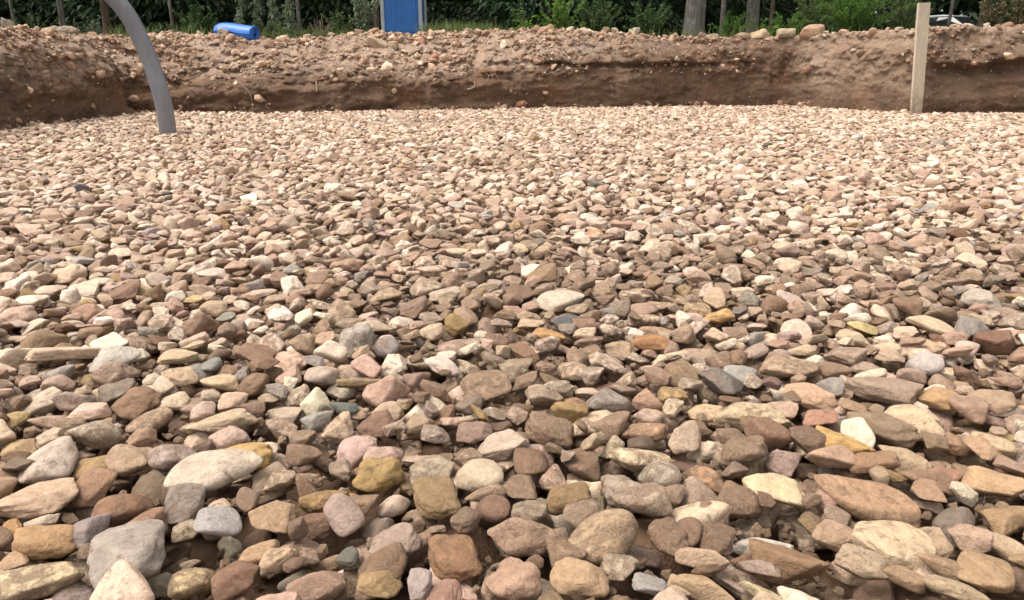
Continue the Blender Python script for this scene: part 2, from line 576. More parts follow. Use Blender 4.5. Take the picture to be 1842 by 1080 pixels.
# floor of the pit under the stones
MUD = [(235, 790, .10, .05, .062), (520, 905, .09, .05, .060), (690, 850, .07, .045, .058), (480, 640, .12, .06, .058), (1150, 940, .07, .05, .056), (60, 665, .13, .06, .058), (815, 935, .06, .06, .058), (1500, 690, .10, .05, .056), (300, 690, .12, .05, .056), (980, 790, .07, .04, .056), (740, 560, .16, .08, .056), (430, 480, .2, .1, .056), (1320, 420, .25, .12, .056), (1370, 780, .06, .04, .055)]


def mud_height(x, y):
    z = 0.010 * fbm(np.stack([x * 2, y * 2, 0 * x], -1), 3, 91)
    for px, py, sx, sy, hh in MUD:
        c = at_z(px, py, 0.0)
        q = ((x - c[0]) / sx) ** 2 + ((y - c[1]) / sy) ** 2
        z = z + hh * np.exp(-q ** 1.5) * (1 + 0.25 * fbm(np.stack([x * 30, y * 30, 0 * x], -1), 3, 95))
    return z - 0.060


def _axis(lo, hi, a, b, fine, coarse):
    return np.concatenate([np.arange(lo, a, coarse), np.arange(a, b, fine), np.arange(b, hi, coarse)])


ax_, ay_ = _axis(-6.2, 10.2, -1.7, 1.7, .016, .12), _axis(-6.5, 12.5, .5, 2.4, .016, .12)
fx, fy = np.meshgrid(ax_, ay_)
fz = mud_height(fx, fy)
nx_, ny_ = len(ax_), len(ay_)
fi = np.arange(ny_ - 1)[:, None] * nx_ + np.arange(nx_ - 1)[None, :]
pit_floor = tag(obj("pit_floor", mesh_np("pit_floor", np.stack([fx, fy, fz], -1).reshape(-1, 3), np.stack([fi, fi + 1, fi + nx_ + 1, fi + nx_], -1).reshape(-1, 4)), M_SOIL), kind='structure')


# ground beyond the bank, one ring of rows out to the horizon
def ground_z(x, y):
    r = np.hypot(x - 2, y - 2)
    return 0.93 + 0.62 * np.clip((r - 10) / 26, 0, 1) + 0.14 * fbm(np.stack([x * 0.35, y * 0.35, 0 * x], -1), 3, 101) * np.clip((r - 9) / 5, 0, 1) - 0.22 * np.exp(-(((x - 21.7) / 5) ** 2 + ((y - 36.5) / 5) ** 2))


def build_ground():
    sel = np.arange(0, NC, 8)
    edge = BANK_P[-1][sel]
    base = BANK_P[-3][sel]
    cen = np.array([2.0, 2.0])
    dirs = edge[:, :2] - cen
    L = np.linalg.norm(dirs, axis=1)[:, None]
    dirs = dirs / L
    rows = [np.concatenate([base[:, :2], base[:, 2:] - 0.03], 1)]
    for ext in list(np.linspace(0.25, 6, 14)) + list(np.linspace(7, 34, 16)) + [45, 70, 110, 180, 320]:
        p = cen + dirs * (L + ext)
        zz = ground_z(p[:, 0], p[:, 1])
        k = min(1, ext / 1.5)
        rows.append(np.concatenate([p, ((1 - k) * (edge[:, 2] - 0.03) + k * zz)[:, None]], 1))
    V = np.array(rows)
    nr, nc = V.shape[:2]
    i = np.arange(nr - 1)[:, None] * nc + np.arange(nc)[None, :]
    j = np.arange(nr - 1)[:, None] * nc + (np.arange(nc)[None, :] + 1) % nc
    return mesh_np("ground", V.reshape(-1, 3), np.stack([i, i + nc, j + nc, j], -1).reshape(-1, 4))


ground = tag(obj("ground", build_ground(), M_FLOOR), kind='structure')


# ------------------------------------------------------------------ stone shapes
def icosphere(sub):
    import bmesh
    bm = bmesh.new()
    bmesh.ops.create_icosphere(bm, subdivisions=sub, radius=1)
    bm.verts.ensure_lookup_table()
    v = np.array([p.co[:] for p in bm.verts])
    f = np.array([[q.index for q in p.verts] for p in bm.faces])
    bm.free()
    return v / np.linalg.norm(v, axis=1)[:, None], f


ICO4, ICO3 = icosphere(4), icosphere(3)


def shape_params(kind, seed):
    g = np.random.default_rng(seed)
    if kind == 'r':       # worn pebble
        K, p, amp, axis_j = 12, g.uniform(5, 11), 0.03, 0.25
    elif kind == 's':     # flat slab with broken edges
        K, p, amp, axis_j = 9, g.uniform(24, 60), 0.055, 0.12
    elif kind == 'm':     # rough lump
        K, p, amp, axis_j = 14, g.uniform(7, 11), 0.10, 0.3
    else:                 # angular broken stone
        K, p, amp, axis_j = 10, g.uniform(24, 60), 0.055, 0.25
    n = g.normal(size=(K, 3))
    n /= np.linalg.norm(n, axis=1)[:, None]
    o = g.uniform(0.72, 1.1, K)
    ax = np.array([[0, 0, 1], [0, 0, -1], [1, 0, 0], [-1, 0, 0], [0, 1, 0], [0, -1, 0]], float)
    if kind == 's':
        a = g.uniform(0, 2 * math.pi, K)
        n = np.stack([np.cos(a), np.sin(a), g.normal(0, 0.35, K)], 1)
        n /= np.linalg.norm(n, axis=1)[:, None]
        o = g.uniform(0.7, 1.0, K)
    ax = ax + g.normal(0, axis_j, ax.shape)
    ax /= np.linalg.norm(ax, axis=1)[:, None]
    if kind in 'ar':
        o[:K] = g.uniform(0.62, 1.0, K)
        ax = ax + g.normal(0, 0.25, ax.shape)
        ax /= np.linalg.norm(ax, axis=1)[:, None]
    n = np.concatenate([n, ax])
    o = np.concatenate([o, g.uniform(0.8, 1.0, 6)])
    return n, o, p, amp, seed


def stone_verts(dirs, prm):
    n, o, p, amp, seed = prm
    d = np.maximum(dirs @ n.T, 0) / o
    r = (d ** p).sum(1) ** (-1 / p)
    r = r * (1 + amp * 1.6 * fbm(dirs * 1.7 + seed, 2, seed) + amp * fbm(dirs * 4.5 + seed, 4, seed + 3, 0.6))
    v = dirs * r[:, None]
    lo, hi = v.min(0), v.max(0)
    return (v - (lo + hi) / 2) / ((hi - lo) / 2)


KINDS = ['r'] * 16 + ['a'] * 20 + ['s'] * 14 + ['m'] * 10
PRM = [shape_params(k, 100 + i) for i, k in enumerate(KINDS)]
SV4 = [stone_verts(ICO4[0], q) for q in PRM]
SV3 = [stone_verts(ICO3[0], q) for q in PRM]
SM4, SM3 = [], []
for i in range(len(PRM)):
    for lst, sv, ico in ((SM4, SV4, ICO4), (SM3, SV3, ICO3)):
        me = mesh_np("stone", sv[i], ico[1])
        me.materials.append(M_STONE)
        lst.append(me)


def source_collection(name, meshes):
    c = bpy.data.collections.new(name)
    for i, me in enumerate(meshes):
        o = bpy.data.objects.new("%s_%03d" % (name, i), me)
        c.objects.link(o)
    return c


SRC4, SRC3 = source_collection("stone_shape_near", SM4), source_collection("stone_shape_far", SM3)


def instancer(name, pts, rots, scales, idx, cols, var, coll, parent):
    """one object: instances of stone shapes on points (geometry nodes), each with its own colour"""
    me = bpy.data.meshes.new(name)
    me.vertices.add(len(pts))
    me.vertices.foreach_set("co", np.asarray(pts, np.float32).ravel())
    attr(me, "rot", rots, 'FLOAT_VECTOR')
    attr(me, "scl", scales, 'FLOAT_VECTOR')
    attr(me, "idx", idx, 'INT')
    attr(me, "stone_col", cols, 'FLOAT_VECTOR')
    attr(me, "stone_var", var, 'FLOAT_VECTOR')
    sc_ = np.asarray(scales)
    attr(me, "stone_scl", 1.15 * sc_ / np.cbrt(sc_.prod(1))[:, None], 'FLOAT_VECTOR')
    o = obj(name, me, M_STONE, parent)
    ng = bpy.data.node_groups.new(name, 'GeometryNodeTree')
    ng.interface.new_socket("Geometry", in_out='INPUT', socket_type='NodeSocketGeometry')
    ng.interface.new_socket("Geometry", in_out='OUTPUT', socket_type='NodeSocketGeometry')
    N = ng.nodes
    gi, go = N.new("NodeGroupInput"), N.new("NodeGroupOutput")
    iop = N.new("GeometryNodeInstanceOnPoints")
    ci = N.new("GeometryNodeCollectionInfo")
    ci.inputs['Collection'].default_value = coll
    ci.inputs['Separate Children'].default_value = True
    ci.inputs['Reset Children'].default_value = True

    def na(nm, typ):
        a = N.new("GeometryNodeInputNamedAttribute")
        a.data_type = typ
        a.inputs['Name'].default_value = nm
        return [s for s in a.outputs if s.enabled and s.name == 'Attribute'][0]
    e2r = N.new("FunctionNodeEulerToRotation")
    L = ng.links
    L.new(gi.outputs[0], iop.inputs['Points'])
    L.new(ci.outputs[0], iop.inputs['Instance'])
    iop.inputs['Pick Instance'].default_value = True
    L.new(na("idx", 'INT'), iop.inputs['Instance Index'])
    L.new(na("rot", 'FLOAT_VECTOR'), e2r.inputs[0])
    L.new(e2r.outputs[0], iop.inputs['Rotation'])
    L.new(na("scl", 'FLOAT_VECTOR'), iop.inputs['Scale'])
    L.new(iop.outputs[0], go.inputs[0])
    md = o.modifiers.new("scatter", 'NODES')
    md.node_group = ng
    o['kind'] = 'stuff'
    return o


# ------------------------------------------------------------------ the stones that can be told apart in the photograph
# each: x0, y0, x1, y1 (the stone's box in an enlargement of the photo), kind, colour
TILES = {
    'A': (0, 620, 2.348), 'B': (600, 620, 2.348), 'C': (1202, 620, 2.348),
    'D': (600, 380, 2.842), 'E': (1202, 380, 2.842), 'F': (0, 240, 2.842),
}
NAMED = """
A 720 575 1135 760 r 200 182 160|A 775 500 1035 605 r 178 165 145|A 385 785 725 1045 a 150 140 132|A 235 720 480 865 a 140 125 125|A 0 560 325 740 s 200 165 135
A 75 405 320 590 r 195 175 160|A 5 905 335 1075 s 220 195 150|A 710 925 915 1075 r 215 185 130|A 925 405 1160 545 m 195 152 78|A 1255 590 1490 700 m 185 140 72
A 630 410 870 545 r 185 165 155|A 800 375 1100 460 s 195 170 135|A 810 330 1015 385 s 205 175 145|A 640 210 800 280 r 215 190 160|A 580 158 740 225 r 210 190 160
A 530 283 735 370 r 185 150 120|A 405 140 580 240 a 138 130 118|A 105 172 280 240 r 180 165 150|A 920 210 1050 290 a 205 170 140|A 1130 260 1290 360 a 185 165 140
A 390 615 640 760 r 140 95 65|A 490 705 720 850 a 150 105 75|A 540 535 730 695 m 110 88 65|A 300 550 470 680 a 155 112 80|A 310 450 520 560 m 170 135 80
A 0 285 130 360 m 195 160 100|A 0 345 140 460 a 200 165 115|A 1050 655 1265 810 a 165 130 95|A 1070 860 1270 990 a 205 170 130|A 970 800 1190 910 r 185 145 105
A 895 745 995 905 a 220 190 155|A 745 855 875 940 a 190 170 140|A 713 680 890 880 a 132 120 112|A 60 765 325 905 m 180 135 85|A 0 710 95 850 a 205 150 90
A 885 905 1100 1050 a 125 85 62|A 1290 910 1390 1065 a 180 135 110|A 1415 830 1520 960 r 95 97 88|A 340 120 440 185 m 185 150 95|A 850 45 940 130 r 132 135 130
A 665 0 835 105 s 195 170 130|A 140 30 465 105 s 210 180 150|A 850 140 1005 215 r 205 175 135|A 690 95 835 180 a 195 165 130|A 525 450 625 600 r 135 115 105
A 1200 545 1370 605 a 195 155 125|A 370 250 475 380 m 170 130 95|A 0 870 120 960 a 200 160 120|A 330 870 420 960 r 140 110 85|A 120 640 210 700 m 190 155 80
B 310 440 520 610 a 165 150 125|B 510 460 715 640 r 195 175 145|B 335 560 530 755 m 135 105 65|B 755 445 925 610 r 115 82 60|B 950 415 1130 600 r 120 88 65
B 1145 420 1430 545 a 220 195 155|B 1120 535 1340 690 m 165 145 125|B 1170 640 1425 780 r 180 155 130|B 965 730 1310 940 r 175 145 110|B 1320 725 1503 905 m 135 100 75
B 640 760 955 930 a 160 125 100|B 640 885 895 1080 m 175 135 110|B 905 910 1175 1080 m 180 145 105|B 395 755 615 1060 m 140 95 60|B 95 845 315 1010 r 130 95 65
B 0 640 205 760 a 170 130 95|B 70 530 310 680 m 165 130 65|B 150 780 375 890 s 165 140 125|B 590 380 835 480 s 190 165 145|B 920 295 1235 400 a 215 185 150
B 1200 330 1420 415 r 200 150 110|B 680 320 805 410 m 125 90 65|B 815 290 915 435 r 160 125 75|B 525 170 760 330 a 150 118 90|B 640 255 870 335 r 130 95 68
B 360 325 495 420 a 175 155 140|B 510 310 680 405 a 140 110 95|B 10 390 180 505 r 200 160 152|B 0 140 225 185 s 180 150 95|B 5 255 130 310 r 130 130 122
B 135 250 300 335 a 190 160 130|B 290 265 430 400 a 165 135 105|B 575 105 725 190 a 185 155 125|B 695 45 855 140 a 175 158 128|B 940 70 1135 160 a 195 165 135
B 1060 190 1280 325 a 148 140 132|B 965 210 1085 300 m 185 130 90|B 1255 270 1405 345 r 185 155 135|B 1245 10 1450 85 r 165 108 58|B 1360 185 1503 260 m 195 155 90
B 1130 85 1295 160 a 190 160 130|B 550 650 745 735 r 190 155 125|B 755 635 910 760 s 165 145 120|B 590 710 755 835 r 120 85 65|B 890 590 1100 715 m 130 100 60
B 965 645 1130 785 r 165 140 115|B 1280 505 1470 630 r 185 172 152|B 1105 915 1295 1040 a 185 165 140|B 90 935 300 1080 a 170 135 85|B 890 815 1085 955 a 150 115 85
B 1400 970 1530 1080 r 205 175 140|B 710 545 865 705 a 125 98 75|B 120 430 300 540 m 185 150 135|B 1380 590 1490 690 a 150 120 98|B 780 900 900 960 a 140 105 80
C 140 325 430 480 r 205 185 150|C 185 265 530 365 s 195 172 132|C 600 370 870 480 a 195 148 74|C 905 245 1160 390 r 210 180 140|C 740 320 1050 440 m 130 105 80
C 1255 175 1465 300 m 165 135 105|C 1060 190 1245 280 a 185 140 90|C 485 185 725 275 a 195 155 120|C 125 130 335 260 a 98 98 100|C 220 105 385 190 a 148 148 145
C 335 175 485 260 a 100 65 42|C 380 50 640 180 a 180 150 120|C 750 135 1050 240 s 150 125 105|C 1125 38 1295 100 r 205 175 140|C 305 560 590 720 a 212 188 142
C 600 585 1055 770 r 165 125 90|C 565 485 785 600 a 185 145 115|C 405 455 565 565 a 150 120 112|C 760 485 970 590 m 150 110 75|C 965 530 1210 640 a 135 100 72
C 1235 455 1405 555 a 180 140 105|C 1100 460 1250 600 a 158 108 84|C 1240 500 1520 640 a 190 150 105|C 1280 385 1460 480 r 200 170 130|C 1345 335 1470 400 m 182 155 95
C 880 445 1100 525 s 185 155 120|C 1120 370 1280 470 a 160 120 85|C 85 515 270 625 a 185 135 95|C 200 590 405 740 m 135 100 72|C 270 730 540 855 a 205 195 182
C 770 755 1130 940 s 215 185 145|C 1125 620 1310 890 r 112 98 84|C 1330 615 1520 825 a 155 120 80|C 1260 805 1520 890 r 195 165 130|C 605 815 800 920 a 175 140 110
C 320 845 680 1000 a 130 95 62|C 260 880 510 975 a 140 100 75|C 25 850 265 950 a 190 155 125|C 690 945 950 1075 a 178 152 122|C 885 940 1100 1030 r 165 130 95
C 0 975 300 1080 r 185 150 110|C 295 1035 530 1085 s 225 205 155|C 1075 995 1350 1085 m 180 155 120|C 1230 880 1455 1060 r 170 135 95|C 1045 890 1280 1000 r 165 130 95
C 545 700 680 830 a 140 110 65|C 1015 595 1155 720 a 165 125 95|C 860 580 1000 640 m 140 110 60|C 115 625 260 775 m 145 110 85|C 0 720 150 860 r 125 92 70
C 130 775 290 890 a 120 88 65|C 615 75 780 145 r 135 105 80|C 770 70 920 135 a 165 140 120|C 870 45 995 110 s 190 160 130|C 1110 110 1250 210 a 150 125 100
C 1305 120 1450 190 r 185 155 125|C 1385 108 1490 195 r 180 150 120|C 1158 275 1340 385 r 155 120 98|C 715 265 840 320 r 165 130 95|C 565 250 725 375 a 165 112 86
C 50 285 165 420 a 130 100 75|C 15 425 220 520 r 100 72 60|C 80 215 260 300 a 210 175 133|C 495 400 690 510 a 110 82 62|C 290 965 480 1035 a 165 140 125
C 215 455 410 585 m 150 120 90|C 1340 250 1500 320 a 120 105 95|C 1440 860 1530 950 r 175 140 95
D 1030 410 1290 520 r 192 182 160|D 1095 520 1315 610 a 92 98 104|D 1000 600 1200 670 r 188 135 70|D 1285 95 1385 140 r 192 130 88|D 895 170 1010 225 r 215 185 145
D 385 345 590 440 a 195 170 145|D 1490 525 1690 590 s 215 185 150|D 1570 455 1750 520 a 205 175 140|D 1320 350 1460 460 a 165 135 105|D 170 380 350 480 r 195 165 130
D 100 550 315 630 a 190 165 140|D 520 650 740 760 r 190 155 140|D 470 605 620 705 r 195 165 135|D 610 500 745 605 r 160 128 100|D 130 160 250 215 r 205 170 135
D 880 385 1030 480 r 110 78 60|D 480 395 670 450 s 190 170 145|D 920 505 1070 560 a 205 170 135|D 930 545 1090 615 a 200 168 135|D 1450 395 1640 460 s 215 190 160
D 1555 590 1765 660 r 185 150 115|D 820 250 895 290 a 225 200 165|D 565 220 700 250 s 215 190 155|D 1225 675 1400 770 r 140 112 85|D 1380 660 1555 760 a 175 145 112
E 155 510 340 605 m 208 155 82|E 75 465 225 525 s 208 178 125|E 910 560 1080 625 a 198 178 112|E 860 600 1015 690 r 195 175 138|E 1215 565 1505 640 s 210 180 145
E 1200 440 1390 530 a 210 180 148|E 1500 400 1720 530 a 168 158 142|E 1020 670 1190 750 r 212 182 148|E 520 165 655 235 r 212 185 150|E 45 665 240 765 r 180 148 125
E 1740 605 1830 690 r 185 150 115|E 580 715 750 790 r 200 170 135|E 245 625 400 700 r 195 165 130|E 430 75 520 110 r 160 105 85|E 310 555 400 630 a 105 102 100
E 205 190 330 250 r 205 175 140|E 480 120 530 185 r 200 170 140|E 320 360 440 430 r 205 178 145|E 420 350 560 410 a 200 172 140|E 650 265 790 300 s 205 175 140
F 1380 890 1505 945 r 222 208 192|F 1010 710 1155 775 r 208 182 165|F 1220 800 1420 840 s 205 175 155|F 690 815 790 870 m 200 175 120|F 760 930 900 1010 a 205 178 155
F 80 990 360 1060 a 200 170 140|F 540 940 640 1010 r 190 150 130|F 1140 820 1250 880 a 185 160 135|F 1325 545 1500 600 s 210 182 155
"""


def parse_named():
    out = []
    for tok in NAMED.replace("\n", "|").split("|"):
        f = tok.split()
        if len(f) != 9:
            continue
        x0, y0, k = TILES[f[0]]
        a = [float(v) / k for v in f[1:5]]
        out.append((x0 + a[0], y0 + a[1], x0 + a[2], y0 + a[3], f[5], tuple(int(v) for v in f[6:9])))
    out.sort(key=lambda s: (s[1] + s[3]) / 2 + (s[3] - s[1]) * 0.25)      # far to near
    return out


# ------------------------------------------------------------------ dropping the stones on the pit floor
CELL = 0.007
GX0, GX1, GY0, GY1 = -6.2, 8.0, 0.30, 11.6
HM = np.zeros((int((GY1 - GY0) / CELL), int((GX1 - GX0) / CELL)), np.float32) - 0.055
_gy, _gx = np.mgrid[0:HM.shape[0]:8, 0:HM.shape[1]:8] * CELL
_u = (0.016 * fbm(np.stack([_gx * 1.3, _gy * 1.3, 0 * _gx], -1), 3, 141)).astype(np.float32)
HM += np.kron(_u, np.ones((8, 8), np.float32))[:HM.shape[0], :HM.shape[1]]
_my, _mx = np.mgrid[0:int(2.2 / CELL):2, 0:HM.shape[1]:2] * CELL
_mh = np.kron(mud_height(_mx + GX0, _my + GY0), np.ones((2, 2)))[:int(2.2 / CELL), :HM.shape[1]]
HM[:_mh.shape[0]] = np.maximum(HM[:_mh.shape[0]], _mh)
MUDDY = np.zeros(HM.shape, bool)
MUDDY[:_mh.shape[0]] = _mh > -0.028
OWN = np.zeros(HM.shape, bool)                 # cells of the hand-placed stones


def rot_np(e):
    return np.array(Euler(e, 'XYZ').to_matrix())


def profile(v, rot, scl):
    """lower and upper height of a turned and scaled stone on the grid"""
    p = (SV3[v] * scl) @ rot_np(rot).T
    ex = p[:, :2].max(0)
    en = p[:, :2].min(0)
    i0, j0 = int(math.floor(en[1] / CELL)), int(math.floor(en[0] / CELL))
    ni, nj = int(math.floor(ex[1] / CELL)) - i0 + 1, int(math.floor(ex[0] / CELL)) - j0 + 1
    ii = np.floor(p[:, 1] / CELL).astype(int) - i0
    jj = np.floor(p[:, 0] / CELL).astype(int) - j0
    top = np.full((ni, nj), -9, np.float32)
    bot = np.full((ni, nj), 9, np.float32)
    np.maximum.at(top, (ii, jj), p[:, 2])
    np.minimum.at(bot, (ii, jj), p[:, 2])
    bad = top - bot < 0.15 * scl[2]
    top[bad] = -9
    bot[bad] = 9
    return i0, j0, ni, nj, bot, top


KIDX = {k: [i for i, q in enumerate(KINDS) if q == k] for k in 'rasm'}
LIB = []
for _ in range(700):
    k = rng.choice(list('rasm'), p=[0.22, 0.45, 0.23, 0.10])
    v = int(rng.choice(KIDX[k]))
    L = float(np.clip(rng.lognormal(math.log(0.0275), 0.34), 0.011, 0.046))
    b = L * rng.uniform(0.6, 0.92)
    c = L * (rng.uniform(0.24, 0.42) if k == 's' else rng.uniform(0.34, 0.64))
    scl = np.array([L, b, c])
    rot = (rng.normal(0, R(17)), rng.normal(0, R(15)), rng.uniform(0, 2 * math.pi))
    LIB.append((v, rot, scl, profile(v, rot, scl)))

ST = []          # v, rot, scl, x, y, z, (i, j), profile, named-colour or None


def drop(e, x, y, commit=True, zmax=None):
    v, rot, scl, (i0, j0, ni, nj, bot, top) = e
    i, j = int((y - GY0) / CELL) + i0, int((x - GX0) / CELL) + j0
    if i < 0 or j < 0 or i + ni > HM.shape[0] or j + nj > HM.shape[1]:
        return None
    z = float((HM[i:i + ni, j:j + nj] - bot).max()) - 0.22 * scl[2]
    return z, i, j


def commit(e, x, y, z, i, j, col=None):
    v, rot, scl, (i0, j0, ni, nj, bot, top) = e
    w = HM[i:i + ni, j:j + nj]
    np.maximum(w, top + z, out=w)
    ST.append((v, rot, scl, x, y, z, i, j, e[3], col))


def scatter(dens, avoid=False, ymax=GY1 - 0.1, zcap=0.075, kmin=0.0):
    half = lambda yy: 0.72 * yy + 2.6
    n = int(dens * (ymax - GY0) * (GX1 - GX0))
    xs, ys = rng.uniform(GX0 + .1, GX1 - .1, n), rng.uniform(GY0 + .08, ymax, n)
    ok = (np.abs(xs) < half(ys)) & inside_pit(xs, ys, 0.07)
    xs, ys = xs[ok], ys[ok]
    ids = rng.integers(0, len(LIB), len(xs))
    jit = rng.normal(0, 0.022, (len(xs), 4, 2))
    jit[:, 0] = 0
    for x, y, k, jt in zip(xs, ys, ids, jit):
        e = LIB[k]
        best = None
        for dx, dy in jt:
            r = drop(e, x + dx, y + dy)
            if r is None:
                continue
            if avoid:
                if MUDDY[r[1] + e[3][2] // 2, r[2] + e[3][3] // 2] and jt[0][0] == 0 and (x * 977.3) % 1 < 0.8:
                    continue
                ni, nj = e[3][2], e[3][3]
                if OWN[r[1]:r[1] + ni, r[2]:r[2] + nj].mean() > 0.26:
                    continue
            if best is None or r[0] < best[0][0]:
                best = (r, x + dx, y + dy)
        if best is None or best[0][0] > zcap - 0.02 or (avoid and best[0][0] > 0.034 + 0.2 * e[2][2]):
            continue
        commit(e, best[1], best[2], *best[0])


scatter(620, zcap=0.03)
for (x0, y0, x1, y1, kind, col) in parse_named():
    cx, cy, w, h = (x0 + x1) / 2, (y0 + y1) / 2, x1 - x0, y1 - y0
    if cy > 1100:
        continue
    zc = 0.012
    v = int(rng.choice(KIDX[kind]))
    tilt = (rng.normal(0, R(6)), rng.normal(0, R(7)), rng.normal(0, R(9)))
    for it in range(3):
        p = at_z(cx, cy, zc)
        dp = depth(p)
        ang = math.atan2(CAM_H - zc, math.hypot(p[0], p[1]))
        W, Hh = w * dp / FPX, h * dp / FPX
        T = min({'r': 0.54, 'a': 0.48, 's': 0.30, 'm': 0.58}[kind] * W, 0.78 * Hh / math.cos(ang))
        D = math.sqrt(max(Hh ** 2 - (T * math.cos(ang)) ** 2, (0.3 * Hh) ** 2)) / math.sin(ang)
        D = min(D, 1.35 * W)
        scl = np.array([W * 0.95, D * 0.93, T * 0.95]) / 2
        rot = (tilt[0], tilt[1], tilt[2] - math.atan2(p[0], p[1]))
        e = (v, rot, scl, profile(v, rot, scl))
        r = drop(e, p[0], p[1])
        if r is None:
            break
        zc = min(r[0], 0.022 + 0.25 * T)
    if r is None:
        continue
    commit(e, p[0], p[1], zc, r[1], r[2], col)
    ni, nj, top = e[3][2], e[3][3], e[3][5]
    OWN[r[1]:r[1] + ni, r[2]:r[2] + nj] |= top > -5
scatter(850, avoid=True)
# grit and chips that have run down into the gaps
GRIT = []
for _ in range(160):
    v = int(rng.choice(KIDX['a'] + KIDX['s'] + KIDX['m']))
    L = float(np.clip(rng.lognormal(math.log(0.0085), 0.35), 0.005, 0.016))
    scl = np.array([L, L * rng.uniform(.6, .95), L * rng.uniform(.4, .8)])
    rot = tuple(rng.normal(0, .5, 2)) + (rng.uniform(0, 6.28),)
    GRIT.append((v, rot, scl, profile(v, rot, scl)))
n_g = 26000
g_y = 0.5 + 2.9 * rng.random(n_g) ** 0.8
g_x = rng.uniform(-1, 1, n_g) * (0.72 * g_y + .2)
g_j = rng.normal(0, 0.018, (n_g, 5, 2))
for x, y, k, jt in zip(g_x, g_y, rng.integers(0, 160, n_g), g_j):
    e = GRIT[k]
    best = None
    for dx, dy in jt:
        q = drop(e, x + dx, y + dy)
        if q is not None and (best is None or q[0] < best[0][0]):
            best = (q, x + dx, y + dy)
    if best is not None and best[0][0] < 0.012:
        commit(e, best[1], best[2], *best[0])

# ------------------------------------------------------------------ which stones show, which show largest
PAL = [((184, 151, 126), .26), ((208, 179, 154), .25), ((146, 114, 90), .16), ((178, 151, 135), .08), ((166, 153, 142), .07), ((224, 202, 178), .13), ((178, 144, 98), .02), ((118, 93, 76), .017), ((124, 122, 120), .003)]
PALC = np.array([p[0] for p in PAL], float)
PALW = np.array([p[1] for p in PAL])
PALW /= PALW.sum()
vis, keep = [], []
for s in ST:
    v, rot, scl, x, y, z, i, j, prof, col = s
    ni, nj, top = prof[2], prof[3], prof[5]
    m = top > -5
    seen = ((HM[i:i + ni, j:j + nj] <= top + z + 0.002) & m).sum()
    vis.append(seen / max(1, m.sum()))
vis = np.array(vis)
N = len(ST)
pos = np.array([[s[3], s[4], s[5]] for s in ST])
scls = np.array([s[2] for s in ST])
rots = np.array([s[1] for s in ST])
idx = np.array([s[0] for s in ST])
named = np.array([s[9] is not None for s in ST])
dep = pos[:, 1] * math.cos(PITCH) + (CAM_H - pos[:, 2]) * math.sin(PITCH)
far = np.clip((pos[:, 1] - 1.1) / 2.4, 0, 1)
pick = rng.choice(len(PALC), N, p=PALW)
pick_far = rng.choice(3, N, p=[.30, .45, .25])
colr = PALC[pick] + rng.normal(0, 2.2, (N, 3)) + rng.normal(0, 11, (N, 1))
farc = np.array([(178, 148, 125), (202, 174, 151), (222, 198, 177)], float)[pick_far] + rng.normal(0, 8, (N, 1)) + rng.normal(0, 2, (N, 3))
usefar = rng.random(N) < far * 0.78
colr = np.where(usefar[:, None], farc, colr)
grit = scls[:, 0] < 0.0165
colr = np.where(grit[:, None], np.array([158, 130, 104.0]) + rng.normal(0, 16, (N, 1)), colr)
for k, s in enumerate(ST):
    if s[9] is not None:
        colr[k] = np.array(s[9]) + 4
mean_ = colr.mean(1, keepdims=True)
colr = mean_ + (colr - mean_) * np.where(named[:, None], 0.84, 0.90)
colr = np.where(named[:, None], colr * 0.78 + 0.22 * np.array([194, 164, 140.0]), colr)
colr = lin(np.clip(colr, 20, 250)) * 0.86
patch = fbm(np.stack([pos[:, 0] * 1.1, pos[:, 1] * 0.9, 0 * pos[:, 0]], -1), 3, 131)
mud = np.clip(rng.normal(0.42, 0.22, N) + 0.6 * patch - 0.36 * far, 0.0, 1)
mud = np.where(named, np.clip(mud * 0.9, 0, 0.6), mud)
damp = np.clip(rng.normal(0.25, 0.25, N) - 0.2 * far, 0, 1)
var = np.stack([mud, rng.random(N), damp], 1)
show = vis > 0.06
area = scls[:, 0] * (scls[:, 1] * 0.55 + scls[:, 2] * 0.75) / dep ** 2 * np.clip(vis, 0, 1)
px_x = 921 + FPX * pos[:, 0] / dep
inview = (np.abs(px_x - 921) < 960) & (pos[:, 1] > 0.62)
score = np.where(inview & show, area * (1 + 0.6 * named), 0)
order = np.argsort(-score)
SINGLE = set(int(k) for k in order[:300] if score[k] > 0)

HUES = {(195, 152, 78): "lumpy ochre yellow stone", (98, 98, 100): "dark slate grey angular stone", (148, 148, 145): "pale slate grey block of stone", (205, 195, 182): "white quartz stone",
        (200, 182, 160): "large lens-shaped pale cream stone", (200, 160, 152): "smooth pink stone", (92, 98, 104): "blue-grey slate flake", (195, 148, 74): "ochre orange slab", (215, 185, 145): "large flat pale beige slab",
        (208, 155, 82): "bright orange ochre pebble", (205, 185, 150): "large speckled cream lens-shaped stone", (140, 95, 60): "tall dark brown muddy stone", (165, 108, 58): "rust brown stone", (165, 125, 90): "long brown slab of stone",
        (112, 98, 84): "dark grey-brown upright stone", (175, 145, 110): "large rounded tan stone", (100, 65, 42): "dark reddish brown stone"}
for k in sorted(SINGLE):
    o = bpy.data.objects.new("stone", SM4[idx[k]])
    COL.objects.link(o)
    o.parent = pit_floor
    o.location = pos[k]
    o.rotation_euler = rots[k]
    o.scale = scls[k]
    o['stone_col'] = [float(c) for c in colr[k]]
    o['stone_var'] = [float(c) for c in var[k]]
    o['stone_scl'] = [float(c) for c in 1.15 * scls[k] / np.cbrt(scls[k].prod())]
    nm = ST[k][9]
    if nm in HUES:
        o['label'] = HUES[nm]
rest = np.array([k for k in range(N) if show[k] and k not in SINGLE])
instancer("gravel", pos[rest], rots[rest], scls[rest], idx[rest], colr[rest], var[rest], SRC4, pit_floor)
print("STONES", N, "shown", int(show.sum()), "single", len(SINGLE))

